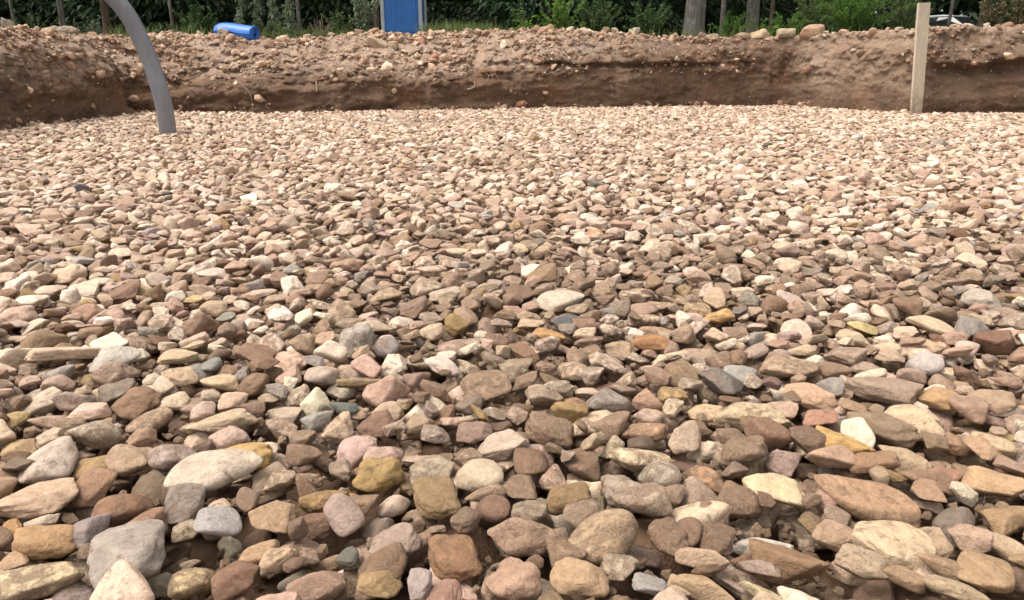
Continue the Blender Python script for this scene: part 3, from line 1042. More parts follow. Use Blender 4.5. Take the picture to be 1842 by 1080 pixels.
#@@REST@@
# ------------------------------------------------------------------ finding places on the bank by what the photograph shows there
def project(P):
    q = np.asarray(P, float) - np.array([0, 0, CAM_H])
    dz = q @ FWD
    dz = np.where(np.abs(dz) < 1e-6, 1e-6, dz)
    return 921 + FPX * q[..., 0] / dz, 540 - FPX * (q @ UPV) / dz, dz


BPX, BPY, BDZ = project(BANK_P)
_vis = (BDZ > 3) & (BPX > -400) & (BPX < 2200)


def crest(px):
    """topmost bank point seen in this image column"""
    m = _vis & (np.abs(BPX - px) < 5)
    i = np.argmin(np.where(m, BPY, 1e9))
    return BANK_P.reshape(-1, 3)[i].copy()


def bank_at(px, py):
    d2 = np.where(_vis, (BPX - px) ** 2 + (BPY - py) ** 2, 1e9)
    m = d2 < 36
    if not m.any():
        m = d2 <= d2.min() + 1
    i = np.argmin(np.where(m, BDZ, 1e9))
    return BANK_P.reshape(-1, 3)[i].copy()


def tube(pts, radii, seg=8, cap=True):
    pts = np.asarray(pts, float)
    n = len(pts)
    tg = np.gradient(pts, axis=0)
    tg /= np.linalg.norm(tg, axis=1)[:, None] + 1e-9
    ref = np.array([0.31, 0.87, 0.38]) if abs(tg[0] @ np.array([0.31, 0.87, 0.38])) < 0.9 else np.array([1.0, 0, 0])
    V = []
    u = np.cross(tg[0], ref)
    u /= np.linalg.norm(u)
    ang = np.linspace(0, 2 * math.pi, seg, endpoint=False)
    for k in range(n):
        u = u - tg[k] * (u @ tg[k])
        u /= np.linalg.norm(u)
        w = np.cross(tg[k], u)
        V.append(pts[k] + radii[k] * (np.cos(ang)[:, None] * u + np.sin(ang)[:, None] * w))
    V = np.array(V).reshape(-1, 3)
    i = np.arange(n - 1)[:, None] * seg + np.arange(seg)
    j = np.arange(n - 1)[:, None] * seg + (np.arange(seg) + 1) % seg
    F = np.stack([i, j, j + seg, i + seg], -1).reshape(-1, 4)
    return V, F


def join(parts):
    V, F, o = [], {}, 0
    for v, f in parts:
        f = np.asarray(f)
        F.setdefault(f.shape[1], []).append(f + o)
        V.append(v)
        o += len(v)
    return np.concatenate(V), [np.concatenate(x) for x in F.values()]


def smooth_pts(pts, n):
    """Catmull-Rom through the points"""
    P = np.asarray(pts, float)
    P = np.vstack([2 * P[0] - P[1], P, 2 * P[-1] - P[-2]])
    out = []
    m = len(P) - 3
    for k in np.linspace(0, m - 1e-6, n):
        i = int(k)
        t = k - i
        a, b, c, d = P[i:i + 4]
        out.append(0.5 * ((2 * b) + (c - a) * t + (2 * a - 5 * b + 4 * c - d) * t * t + (3 * b - a - 3 * c + d) * t ** 3))
    return np.array(out)


# ------------------------------------------------------------------ loose rubble on the bank: small clods and stones past counting
def build_rubble():
    wgt = np.clip((BANK_REL - 0.40) * 3, 0.02, 1) * (0.06 + BANK_RB ** 1.3)
    tt = np.repeat(np.concatenate([np.zeros(NR_FACE), np.linspace(0, 1, NR_TOP + 1)[1:]])[:, None], NC, 1)
    wgt = wgt * np.where(tt > 0.55, 0.12, 1) * np.where(_vis, 1, 0)
    up = 1 + 4.0 * np.exp(-((BANK_REL - 1) / 0.05) ** 2)
    wgt = (wgt * up).ravel()
    foot = np.exp(-((BANK_P[..., 2] - 0.035) / 0.03) ** 2) * np.clip(fbm(BANK_P * np.array([1.6, 1.6, 0]) + 3, 3, 151) * 3, 0, 1) * np.where(_vis, 1, 0)
    clump = np.clip(0.5 + 2.0 * fbm(BANK_P * 2.2, 4, 161, 0.6), 0.06, 1.6)
    wgt = wgt * clump.ravel() + 0.55 * foot.ravel()
    n = 15000
    k = rng.choice(len(wgt), n, p=wgt / wgt.sum())
    p = BANK_P.reshape(-1, 3)[k] + rng.normal(0, 0.012, (n, 3))
    L = np.clip(rng.lognormal(math.log(0.0145), 0.62, n), 0.005, 0.085)
    sc = np.stack([L, L * rng.uniform(.6, .95, n), L * rng.uniform(.4, .8, n)], 1)
    rot = np.stack([rng.normal(0, .5, n), rng.normal(0, .5, n), rng.uniform(0, 6.28, n)], 1)
    pal = np.array([(196, 166, 142), (178, 146, 122), (152, 122, 100), (218, 190, 164), (184, 168, 148), (160, 118, 94)], float)
    c = lin(np.clip(pal[rng.choice(6, n, p=[.26, .28, .2, .1, .08, .08])] + rng.normal(0, 9, (n, 1)), 20, 250)) * 0.86
    va = np.stack([np.clip(rng.normal(.42, .2, n), 0, 1), rng.random(n), np.zeros(n)], 1)
    kk = np.array(KIDX['a'] + KIDX['m'] + KIDX['s'])
    instancer("rubble", p, rot, sc, kk[rng.integers(0, len(kk), n)], c, va, SRC3, earth_bank)


build_rubble()

# ------------------------------------------------------------------ rocks lying on the bank, each a thing
ROCKS = [
    (0, 27, 27, 56, 'a', (176, 168, 150), "pale grey pointed rock on the left bank"),
    (62, 44, 104, 60, 'm', (168, 138, 112), "long brown clod beside the pale pointed rock on the left bank"),
    (104, 42, 146, 62, 'm', (160, 142, 120), "rounded grey-brown clod on the crest of the left bank"),
    (356, 56, 372, 68, 'a', (186, 166, 146), "grey-tan rock just left of the blue roll"),
    (389, 57, 412, 70, 'a', (222, 206, 196), "white blocky rock in front of the blue roll"),
    (492, 65, 513, 73, 's', (214, 200, 176), "flat whitish rock right of the blue roll"),
    (540, 60, 560, 72, 'a', (186, 160, 136), "tan rock among rubble below the dead twigs"),
    (585, 53, 601, 66, 'a', (172, 158, 134), "grey rock left of the pale leafy bush"),
    (636, 56, 652, 66, 'a', (180, 160, 136), "small tan rock below the pale leafy bush"),
    (660, 62, 700, 88, 'a', (206, 178, 150), "large pale rock in the rubble below the blue cabin"),
    (704, 74, 724, 90, 's', (206, 180, 152), "flat pale rock in rubble right below the blue cabin"),
    (775, 52, 796, 62, 'a', (176, 156, 130), "tan rock beside the grass tuft"),
    (836, 46, 858, 60, 'm', (162, 140, 112), "olive brown clod at the right end of the grass"),
    (960, 43, 998, 62, 'm', (170, 132, 104), "large brown clod in front of the bright green bush"),
    (1014, 45, 1030, 56, 'a', (226, 206, 180), "small white rock right of the bright green bush"),
    (1046, 44, 1068, 58, 'a', (206, 188, 162), "pale slanted rock between white rock and grey-topped clod"),
    (1084, 44, 1100, 60, 'm', (140, 122, 100), "dark grey-topped clod touching a pale rock"),
    (1098, 43, 1114, 58, 'a', (216, 196, 168), "pale rock touching the dark grey-topped clod"),
    (1136, 41, 1158, 62, 'a', (186, 174, 152), "pale grey pointed rock standing on the back bank"),
    (1202, 57, 1222, 68, 'm', (166, 128, 106), "pinkish brown clod at the left foot of the big trunk"),
    (1250, 55, 1271, 70, 'a', (188, 160, 138), "tan rock at the right foot of the big trunk"),
    (1271, 62, 1292, 71, 's', (186, 164, 138), "flat tan rock right of the big trunk"),
    (1320, 58, 1351, 72, 'm', (172, 146, 120), "low tan clod left of the two boulders"),
    (1344, 40, 1389, 66, 'm', (192, 166, 136), "tan knobbly boulder, left one of the two big boulders"),
    (1392, 48, 1429, 64, 's', (206, 186, 156), "pale flat rock between the two big boulders"),
    (1435, 37, 1481, 67, 'r', (192, 152, 126), "pink round boulder, right one of the two big boulders"),
    (1481, 60, 1493, 67, 's', (232, 214, 190), "small white chip right of the pink boulder"),
    (1505, 58, 1524, 66, 's', (206, 170, 148), "pinkish chip under the large dark bush"),
    (1614, 50, 1628, 57, 's', (222, 206, 182), "white chip just left of the wooden stake"),
    (1733, 46, 1754, 53, 's', (214, 196, 176), "pale chip on the right crest under the grey car"),
    (1772, 40, 1783, 51, 'a', (222, 212, 196), "small white upright rock on the right crest"),
]
for k, (x0, y0, x1, y1, kind, col, lab) in enumerate(ROCKS):
    cx = (x0 + x1) / 2
    on_face = y0 > 60 and cx < 800 and cx > 650
    c = bank_at(cx, (y0 + y1) / 2 + 3) if on_face else crest(np.clip(cx, 6, 1836))
    d = depth(c)
    w, h = (x1 - x0) / FPX * d, (y1 - y0) / FPX * d
    v = KIDX[kind][(k * 5 + 3) % len(KIDX[kind])]
    me = SM4[v].copy()
    me.materials.clear()
    o = obj("rock", me, M_STONE)
    sink = 0.36
    o.scale = (w / 2 * 0.95, w * 0.38, h / 2 * 1.0)
    o.location = (c[0], c[1] + (0.0 if on_face else 0.03), c[2] + h * (0.5 - sink) * 0.9)
    o.rotation_euler = (rng.normal(0, .12), rng.normal(0, .12), rng.normal(0, .25))
    o['stone_col'] = [float(q) for q in lin(np.array(col) * 0.9 + np.array([12, 13, 12.])) * 0.72]
    o['stone_scl'] = [1.0, 1.0, 1.0]
    o['stone_var'] = [0.42, float(rng.random()), 0.0]
    tag(o, lab, "rock", "rocks lying on the earth bank")

# ------------------------------------------------------------------ roots hanging out of the cut earth
M_ROOT = simple("root_bark", (0.21, 0.155, 0.105), 0.85, 0.25, 20)
ROOTS = [([(424, 128), (440, 148), (454, 170), (461, 194)], .006), ([(574, 148), (576, 158), (575, 167)], .010), ([(690, 120), (704, 128), (720, 140)], .007), ([(846, 162), (852, 152), (858, 143)], .014),
         ([(842, 112), (844, 124), (838, 134)], .005), ([(872, 126), (876, 138), (873, 148)], .005), ([(884, 124), (889, 136), (886, 146)], .004), ([(895, 130), (899, 142)], .004), ([(985, 130), (1000, 122)], .004),
         ([(1746, 96), (1748, 108), (1746, 118)], .005), ([(1756, 94), (1759, 106)], .004), ([(180, 118), (196, 140), (204, 164)], .005), ([(96, 96), (118, 118), (140, 150)], .005), ([(236, 120), (228, 146)], .005),
         ([(640, 110), (668, 122), (690, 121)], .005), ([(330, 150), (352, 168), (362, 182)], .005)]
for pts, r in ROOTS:
    w = [bank_at(*q) + np.array([0, -0.035 - 0.012 * (i % 2), 0]) for i, q in enumerate(pts)]
    if len(w) == 2:
        w.insert(1, (w[0] + w[1]) / 2 + np.array([0.01, -0.02, 0.0]))
    s = smooth_pts(w, 14)
    s += 0.006 * np.stack([vnoise(s * 30 + 5), vnoise(s * 30 + 9), vnoise(s * 30)], 1)
    V, F = tube(s, np.linspace(r, r * 0.45, 14), 6)
    obj("root", mesh_np("root", V, F), M_ROOT, earth_bank)

# ------------------------------------------------------------------ grey pipe rising out of the gravel
t = NT("grey_plastic")
p = t.coord('Object')
n = t.noise(t.vmath('MULTIPLY', p, (1, 1, .4)), 14, 5, .6)
c = t.mix(t.map(n, .3, .7), (0.140, 0.148, 0.172), (0.198, 0.208, 0.236))
c = t.mix(t.map(t.noise(p, 3.5, 5, .7), .52, .68, 0, .45), c, (0.25, 0.225, 0.20))
zz = t.n('ShaderNodeSeparateXYZ')
t.l(p, zz.inputs[0])
c = t.mix(t.map(t.math('ADD', t.map(zz.outputs[2], 0.0, 0.6, 0.32, 0.0), t.noise(p, 13, 8, .8)), 0.62, 0.92, 0, .6), c, (0.22, 0.155, 0.105))
M_PIPE = t.bsdf(c, t.map(n, .3, .7, .38, .55), t.noise(p, 60, 3), .002, .4, .4)
hy = at_z(303, 247, 0.0)[1]
hp = [at_y(x, y, hy + dy) for x, y, dy in [(305, 272, 0), (302.5, 244, 0), (296, 198, 0), (286, 158, 0), (271, 112, 0), (253, 70, -.02), (233, 32, -.05), (206, -2, -.09), (165, -42, -.14), (105, -88, -.2), (20, -128, -.28), (-90, -146, -.35), (-200, -120, -.4), (-290, -50, -.45), (-340, 30, -.45)]]
hs = smooth_pts(hp, 110)
hs[:, 0] += 0.004 * vnoise(hs * 2.5 + 3)
rr = 0.0685 * (1 + 0.012 * vnoise(hs * 6))
V, F = tube(hs, rr, 32)
pipe = obj("drain_pipe", mesh_np("drain_pipe", V, F), M_PIPE)
tag(pipe, "thick grey flexible pipe curving up out of the gravel", "pipe")

# ------------------------------------------------------------------ wooden stake
t = NT("raw_timber")
p = t.coord('Object')
g1 = t.noise(t.vmath('MULTIPLY', p, (9, 9, 0.55)), 7, 6, .65, 0.8)
g2 = t.noise(t.vmath('MULTIPLY', p, (60, 60, 2)), 5, 4, .7)
c = t.mix(t.map(g1, .32, .68), (0.42, 0.345, 0.26), (0.56, 0.485, 0.385))
c = t.mix(t.map(g2, .5, .75, 0, .5), c, (0.27, 0.195, 0.125))
c = t.mix(t.map(t.noise(p, 3, 4), .5, .7, 0, .5), c, (0.40, 0.36, 0.30))
c = t.mix(t.map(t.noise(p, 8, 6, .75), .58, .72, 0, .55), c, (0.24, 0.17, 0.115))
zz = t.n('ShaderNodeSeparateXYZ')
t.l(p, zz.inputs[0])
c = t.mix(t.map(t.math('ADD', t.map(zz.outputs[2], 0.0, 0.45, 0.35, 0.0), t.noise(p, 16, 7, .8)), 0.60, 0.85, 0, .75), c, (0.19, 0.13, 0.085))
M_WOOD = t.bsdf(c, .8, g2, .002, .6, .2)
b0 = at_z(1647, 209, 0.02)
b1 = at_y(1662, 5, b0[1] + 0.03)
import bmesh
bm = bmesh.new()
hw, ht = 0.0685, 0.016
L = np.linalg.norm(b1 - b0) + 0.2
rows = []
for k in range(13):
    f = k / 12
    w_ = hw * (0.97 + 0.08 * f) if k > 1 else hw * (0.35 + 0.55 * k)
    wob = 0.0015 * math.sin(k * 1.7)
    top = 0.004 if k == 12 else 0
    rows.append([bm.verts.new((sx * w_ + wob, sy * ht, f * L - 0.2 - (top if sx > 0 else 0))) for sx, sy in ((-1, -1), (1, -1), (1, 1), (-1, 1))])
for r0, r1 in zip(rows[:-1], rows[1:]):
    for q in range(4):
        bm.faces.new((r0[q], r0[(q + 1) % 4], r1[(q + 1) % 4], r1[q]))
bm.faces.new(rows[0][::-1])
bm.faces.new(rows[-1])
bmesh.ops.bevel(bm, geom=[e for e in bm.edges if abs(e.verts[0].co.z - e.verts[1].co.z) > .02], offset=0.0025, segments=1, affect='EDGES')
me = bpy.data.meshes.new("wooden_stake")
bm.to_mesh(me)
bm.free()
dirv = Vector(b1 - b0).normalized()
st = obj("wooden_stake", me, M_WOOD, loc=tuple(b0))
xax = Vector((math.cos(R(9)), math.sin(R(9)), 0))
yax = dirv.cross(xax).normalized()
xax = yax.cross(dirv)
st.rotation_euler = Matrix((xax, yax, dirv)).transposed().to_euler()
tag(st, "pale raw timber stake standing upright in the gravel", "stake")

# ------------------------------------------------------------------ blue roll on the bank
t = NT("blue_sheeting")
p = t.coord('Object')
n = t.noise(t.vmath('MULTIPLY', p, (2, 9, 9)), 4, 5, .65)
c = t.mix(t.map(n, .3, .7), (0.016, 0.105, 0.44), (0.030, 0.17, 0.58))
M_BLUE = t.bsdf(c, .42, n, .012, .5, .45)
cr = crest(428)
Lr, rad, thk = 0.565, 0.116, 0.006
ang = np.linspace(0, 2 * math.pi * 5.4, 170)
rs = 0.034 + (rad - 0.034) * ang / ang[-1]
V, seg = [], 26
for i in range(seg + 1):
    f = i / seg
    sq = 1 + 0.07 * math.sin(f * math.pi) + 0.03 * math.sin(f * 9)
    if f < 0.06: sq *= 0.86 + 0.14 * f / 0.06
    off = 0.010 * math.sin(f * 5.0)
    for side in (0, 1):
        r_ = (rs - side * thk) * sq
        V.append(np.stack([np.full_like(ang, (f - .5) * Lr) + .006 * np.sin(ang * 2), r_ * np.cos(ang + .6), r_ * np.sin(ang + .6) * 0.93 + off], 1))
V = np.concatenate(V)
na_ = len(ang)
F = []
for i in range(seg):
    for side in (0, 1):
        a = np.arange(na_ - 1) + (2 * i + side) * na_
        b = a + 2 * na_
        q = np.stack([a, a + 1, b + 1, b], 1)
        F.append(q if side == 0 else q[:, ::-1])
for i in (0, seg):
    a = np.arange(na_ - 1) + 2 * i * na_
    F.append(np.stack([a, a + 1, a + 1 + na_, a + na_], 1))
F = np.concatenate(F)
roll = obj("plastic_roll", mesh_np("plastic_roll", V, F), M_BLUE)
c0 = at_y(426, 59.5, cr[1] + 0.05)
roll.location = tuple(c0)
roll.rotation_euler = (0, R(3.5), R(-16))
tag(roll, "bright blue hollow roll of sheeting lying on the bank", "roll")

# ------------------------------------------------------------------ leaves and twigs
rng = np.random.default_rng(23)


def leaves(base, direc, length, width, tint, droop=0.25):
    """rhombic leaves bent along the middle"""
    base, direc = np.asarray(base, float), np.asarray(direc, float)
    n = len(base)
    direc = direc / (np.linalg.norm(direc, axis=1)[:, None] + 1e-9)
    r = rng.normal(size=(n, 3))
    r[:, 2] *= 0.4
    s = np.cross(direc, np.array([0, 0, 1.0]) + 0.45 * r)
    s /= np.linalg.norm(s, axis=1)[:, None] + 1e-9
    nrm = np.cross(s, direc)
    l, w = np.asarray(length)[:, None], np.asarray(width)[:, None]
    mid = base + direc * l * 0.45
    tip = base + direc * l - np.array([0, 0, 1]) * l * droop
    V = np.stack([base, mid + s * w * .5 + nrm * w * .12, tip, mid - s * w * .5 + nrm * w * .12], 1).reshape(-1, 3)
    F = np.arange(n * 4).reshape(n, 4)
    return V, F, np.repeat(tint, 4)


def leaf_mesh(name, items, mat):
    V = np.concatenate([i[0] for i in items])
    o = 0
    F = []
    for i in items:
        F.append(i[1] + o)
        o += len(i[0])
    me = mesh_np(name, V, np.concatenate(F), smooth=False)
    attr(me, "tint", np.clip(np.concatenate([i[2] for i in items]), 0, 1))
    me.materials.append(mat)
    return me


def twig_set(n, h, w, lean=0.5, z0=0.0, arch=0.3):
    """curved twigs fanning out from a base; returns list of point arrays"""
    out = []
    for _ in range(n):
        a = rng.uniform(0, 2 * math.pi)
        top = rng.uniform(.45, 1.0) * h
        rad = rng.uniform(.15, 1) * w
        b0 = np.array([rng.normal(0, w * .12), rng.normal(0, w * .12), z0])
        tt = np.linspace(0, 1, 9)[:, None]
        p = b0 + np.concatenate([np.cos(a) * rad * tt ** 1.3, np.sin(a) * rad * tt ** 1.3, top * (tt - arch * tt ** 2 * rad / w) / (1 - arch * rad / w * .5)], 1)
        p += 0.03 * h * np.stack([vnoise(p * 4 / h + 3), vnoise(p * 4 / h + 8), 0 * p[:, 0]], 1) * tt
        out.append(p)
    return out


def leaves_on(twigs, per, ll, lw, spread=0.7, start=0.15, droop=0.25, flat=False, tb=0.5):
    B, D = [], []
    T = []
    for tw in twigs:
        tg = np.gradient(tw, axis=0)
        tone = rng.normal(tb, .13)
        for f in rng.uniform(start, 1, per):
            k = f * (len(tw) - 1)
            i = min(int(k), len(tw) - 2)
            b = tw[i] + (tw[i + 1] - tw[i]) * (k - i)
            d = tg[i] / (np.linalg.norm(tg[i]) + 1e-9)
            r = rng.normal(size=3)
            if flat:
                sd_ = np.cross(d, [0, 0, 1.0])
                sd_ /= np.linalg.norm(sd_) + 1e-9
                r = sd_ * rng.choice([-1, 1]) * 1.2 + 0.15 * r
            D.append(d * (1 - spread) + r * spread)
            B.append(b)
            T.append(tone + rng.normal(0, .14))
    n = len(B)
    return leaves(np.array(B), np.array(D), rng.uniform(.6, 1.15, n) * ll, rng.uniform(.7, 1.1, n) * lw, np.array(T), droop)


def stems_mesh(name, twigs, r):
    return join([tube(tw, np.linspace(r, r * .3, len(tw)), 5) for tw in twigs])


def ground_at(px, y, dz=0.0):
    p = at_y(px, 60, y)
    return np.array([p[0], y, float(ground_z(np.array(p[0]), np.array(y))) + dz])


def plant(name, label, cat, px, y, top_py, wpx, mat, ntw, per, ll, lw, group=None, stem=M_BARK_BROWN, sink=0.08, arch=0.3, start=0.15, flat=False, spread=.7, droop=.25, sr=0.008, tb=.5):
    g = ground_at(px, y)
    h = at_y(px, top_py, y)[2] - g[2] + sink
    w = wpx / FPX * y * 0.5
    t = thing(name, label, cat, (g[0], y, g[2] - sink), rng.uniform(0, 6.28), group)
    tw = twig_set(ntw, h, w, arch=arch)
    obj("foliage", leaf_mesh("foliage", [leaves_on(tw, per, ll, lw, spread, start, droop, flat, tb)], mat), None, t)
    V, F = stems_mesh("stem", tw, sr)
    obj("stem", mesh_np("stem", V, F), stem, t)
    return t


SH = "shrubs and saplings behind the bank"
plant("shrub", "small pale seedlings behind the left bank crest", "shrub", 168, 12.0, 24, 60, M_LEAF_PALE, 14, 26, .05, .022, SH, tb=.3)
plant("shrub", "low dull green shrub behind the left bank clod", "shrub", 60, 12.6, 14, 90, M_LEAF_MID, 16, 40, .055, .025, SH, tb=.1)
plant("shrub", "low grey-green seedlings right of the grey pipe", "shrub", 290, 11.8, 38, 60, M_LEAF_PALE, 14, 24, .05, .02, SH, tb=.25)
plant("shrub", "dark green shrub left of the blue roll", "shrub", 355, 13.0, 4, 90, M_LEAF_MID, 24, 60, .06, .03, SH, tb=.35)
for px_, tp_, lab_ in ((437, -30, "slender pale sapling right behind the blue roll"), (466, -45, "slender sapling between the roll and its taller neighbour"), (494, -40, "leafy middle sapling of the grey-green row"), (523, -55, "grey-stemmed sapling at the right end of the row")):
    g = ground_at(px_, 12.1 + rng.uniform(-.2, .2))
    hh = at_y(px_, tp_, g[1])[2] - g[2] + 0.1
    t = thing("sapling", lab_, "sapling", (g[0], g[1], g[2] - .1), 0, "saplings behind the blue roll")
    axis = smooth_pts([(0, 0, 0), (.01, 0, hh * .5), (0.0, .01, hh)], 12)
    V, F = tube(axis, np.linspace(.012, .004, 12), 6)
    tw = []
    for zz in np.arange(.12, hh, .045):
        for a in rng.uniform(0, 6.28, 3):
            rw = .13 * (1.05 - .45 * zz / hh) * rng.uniform(.5, 1)
            tw.append(np.array([[0, 0, zz], [np.cos(a) * rw * .5, np.sin(a) * rw * .5, zz + .02], [np.cos(a) * rw, np.sin(a) * rw, zz - .01]]))
    obj("foliage", leaf_mesh("foliage", [leaves_on(tw, 13, .052, .024, .75, .15, .3, tb=.72)], M_LEAF_PALE), None, t)
    obj("stem", mesh_np("stem", V, F), M_BARK_GREY, t)
plant("shrub", "mid green low shrub at the foot of the saplings", "shrub", 500, 12.2, 34, 120, M_LEAF_MID, 44, 46, .05, .024, SH, tb=.9)
plant("dead_shrub", "leafless pinkish dead twigs right of the saplings", "shrub", 575, 12.3, 14, 60, M_LEAF_DRY, 26, 3, .03, .012, SH, stem=simple("dead_twig", (.26, .185, .15), .85, .2, 10), arch=.55, sr=.006)
plant("shrub", "olive shrub left of the pale leafy bush", "shrub", 612, 12.6, 14, 70, M_LEAF_MID, 34, 44, .05, .025, SH, tb=.85)
plant("bush", "pale leafy bush left of the blue cabin", "bush", 655, 12.5, -40, 62, M_LEAF_PALE, 34, 48, .06, .035, SH, tb=.8, sr=.006)
plant("bush", "bright green bush with fresh leaves behind the brown clod", "bush", 1005, 12.9, -25, 92, M_LEAF_BRIGHT, 46, 60, .055, .03, SH, tb=.75)
plant("bush", "airy broad-leaved bush left of the bright green bush", "bush", 945, 12.4, 2, 80, M_LEAF_BRIGHT, 18, 34, .07, .035, SH, tb=.65, arch=.6, flat=True)
plant("bush", "dark leafy bush right of the bright green bush", "bush", 1070, 13.2, -25, 110, M_LEAF_MID, 50, 60, .055, .03, SH, tb=.6)
plant("shrub", "dark glossy shrub left of the big trunk", "shrub", 1168, 13.2, -8, 100, M_LEAF_MID, 44, 56, .06, .034, SH, tb=.5)
plant("fern", "low ferns under the grey trunks", "fern", 1312, 12.6, 14, 100, M_LEAF_BRIGHT, 34, 60, .05, .018, SH, arch=.6, tb=.2, droop=.1)
plant("fern", "bright fern clump behind the tan boulder", "fern", 1405, 12.6, 8, 120, M_LEAF_BRIGHT, 34, 70, .055, .018, SH, arch=.6, tb=.4, droop=.1)
plant("spruce_bush", "large dark feathery bush left of the wooden stake", "bush", 1530, 12.2, -40, 150, M_LEAF_BRIGHT, 70, 130, .055, .016, SH, arch=.5, tb=.3, droop=.25)
plant("bush", "mid green feathery bush right behind the dark bush", "bush", 1612, 13.0, -45, 100, M_LEAF_MID, 40, 90, .055, .018, SH, arch=.4, tb=.9)
plant("bush", "dull green bush above the pink boulder", "bush", 1465, 13.0, -40, 110, M_LEAF_MID, 60, 90, .055, .02, SH, arch=.4, tb=.95)
plant("bush", "yellowish dry bush right of the grey car, left one of the two dry bushes", "bush", 1776, 14.5, -30, 44, M_LEAF_DRY, 26, 46, .07, .04, SH, tb=.6)
plant("bush", "tall pale dry bush at the far right edge", "bush", 1832, 14.0, -45, 70, M_LEAF_DRY, 30, 46, .075, .04, SH, tb=.55)
plant("bush", "dark olive bush between the two dry bushes", "bush", 1797, 16.0, -50, 80, M_LEAF_MID, 34, 50, .08, .045, SH, tb=.35)
plant("bush", "grey-green bush behind the wooden stake", "bush", 1632, 15.0, -40, 50, M_LEAF_PALE, 26, 40, .06, .03, SH, tb=.05)

# grass along the foot of the wood
gx = np.concatenate([rng.normal(828, 34, 900), rng.uniform(760, 900, 500), rng.uniform(470, 680, 500), rng.uniform(200, 400, 250), rng.uniform(880, 1840, 500)])
gy = rng.uniform(11.5, 13.2, len(gx))
gb = np.array([ground_at(a, b)[:] for a, b in zip(gx, gy)])
gl = rng.uniform(.10, .27, len(gx)) * np.where(np.arange(len(gx)) < 1400, 1.25, .8)
gd = rng.normal(0, .3, (len(gx), 3))
gd[:, 2] = 1
gb[:, 2] -= .03
grass = obj("grass", leaf_mesh("grass", [leaves(gb, gd, gl + .1, rng.uniform(.008, .016, len(gx)), rng.normal(.5, .2, len(gx)), .12)], M_GRASS))
tag(grass, kind='stuff')

# ------------------------------------------------------------------ trees: trunk with limbs, crown
def trunk_mesh(h, r, limbs=5, limb_from=.3, seed=0):
    n, seg = 34, 22
    zz = np.linspace(0, 1, n) ** 1.35 * h
    pts = np.stack([.05 * r / .2 * np.sin(zz * .5 + seed), .05 * np.cos(zz * .4 + seed * 2), zz - .15], 1)
    rr_ = r * (1 - .72 * zz / h) * (1 + .45 * np.exp(-zz / .22))
    V, F = tube(pts, rr_, seg)
    a = np.arctan2(V[:, 1], V[:, 0])
    bark = 1 - np.abs(fbm(np.stack([np.cos(a) * 3.2, np.sin(a) * 3.2, V[:, 2] * .55 + seed], 1), 3, 7))
    k = np.repeat(np.arange(n), seg)
    V = pts[k] + (V - pts[k]) * (1 + .16 * (bark - .8) + .05 * vnoise(V * 3 + seed))[:, None]
    parts = [(V, F)]
    tips = []
    for i in range(limbs):
        z = h * (limb_from + (1 - limb_from) * (i + .5) / limbs)
        a = i * 2.4 + seed
        l = h * .30 * (1.05 - z / h) + .3
        p = smooth_pts([(0, 0, z), (np.cos(a) * l * .5, np.sin(a) * l * .5, z + l * .22), (np.cos(a) * l, np.sin(a) * l, z + l * .3)], 7)
        p[:, :2] += pts[min(n - 1, int(n * (z / h) ** .74)), :2]
        parts.append(tube(p, np.linspace(r * .32, r * .07, 7), 6))
        tips.append(p)
    return join(parts), tips


def crown_spruce(h, w, z0, n, size, seed):
    """drooping sprays in whorls, getting shorter towards the top"""
    g = np.random.default_rng(seed)
    f = g.beta(1.0, 1.35, n)
    z = z0 + (h - z0) * f
    a = g.uniform(0, 6.283, n)
    rr_ = w * (1 - f) ** .85 * np.sqrt(g.uniform(.05, 1, n)) * (0.75 + .35 * np.sin(a * 3 + np.floor(z * 1.6) * 1.7))
    z = z - .22 * rr_ + .12 * np.sin(np.floor(z * 1.6) * 2.1)
    b = np.stack([np.cos(a) * rr_, np.sin(a) * rr_, z], 1)
    d = np.stack([np.cos(a), np.sin(a), -.35 + .25 * g.normal(size=n)], 1) + .35 * g.normal(size=(n, 3))
    return leaves(b, d, g.uniform(.6, 1.2, n) * size, g.uniform(.35, .6, n) * size, g.normal(.45, .22, n), .3)


def crown_broad(h, w, z0, n, size, seed):
    g = np.random.default_rng(seed)
    m = 26
    cz = g.uniform(z0 + .3, h, m)
    ca = g.uniform(0, 6.283, m)
    cr_ = w * np.sqrt(g.uniform(0.05, 1, m)) * np.sin(np.clip((cz - z0) / (h - z0), .08, .95) * math.pi) ** .6
    cen = np.stack([np.cos(ca) * cr_, np.sin(ca) * cr_, cz], 1)
    k = g.integers(0, m, n)
    b = cen[k] + g.normal(0, 1, (n, 3)) * np.array([.34, .34, .22]) * w * .7
    d = g.normal(size=(n, 3))
    d[:, 2] -= .3
    return leaves(b, d, g.uniform(.6, 1.2, n) * size, g.uniform(.45, .75, n) * size, g.normal(.45, .2, n) + g.normal(0, .12, m)[k], .25)


def tree(name, label, px, y, dia_px, h, kind, bark, leafm, group, z0=4.0, w=2.0, n=1600, seed=0, size=.28):
    g = ground_at(px, y)
    t = thing(name, label, "tree", (g[0], y, g[2]), rng.uniform(0, 6.28), group)
    (V, F), tips = trunk_mesh(h, dia_px / FPX * y / 2 * .82, 6, max(.3, z0 / h), seed)
    obj("trunk", mesh_np("trunk", V, F), bark, t)
    cr_ = crown_spruce(h * 1.03, w, z0, n, size, seed + 5) if kind == 's' else crown_broad(h * 1.05, w, z0, n, size, seed + 5)
    obj("crown", leaf_mesh("crown", [cr_], leafm), None, t)
    return t


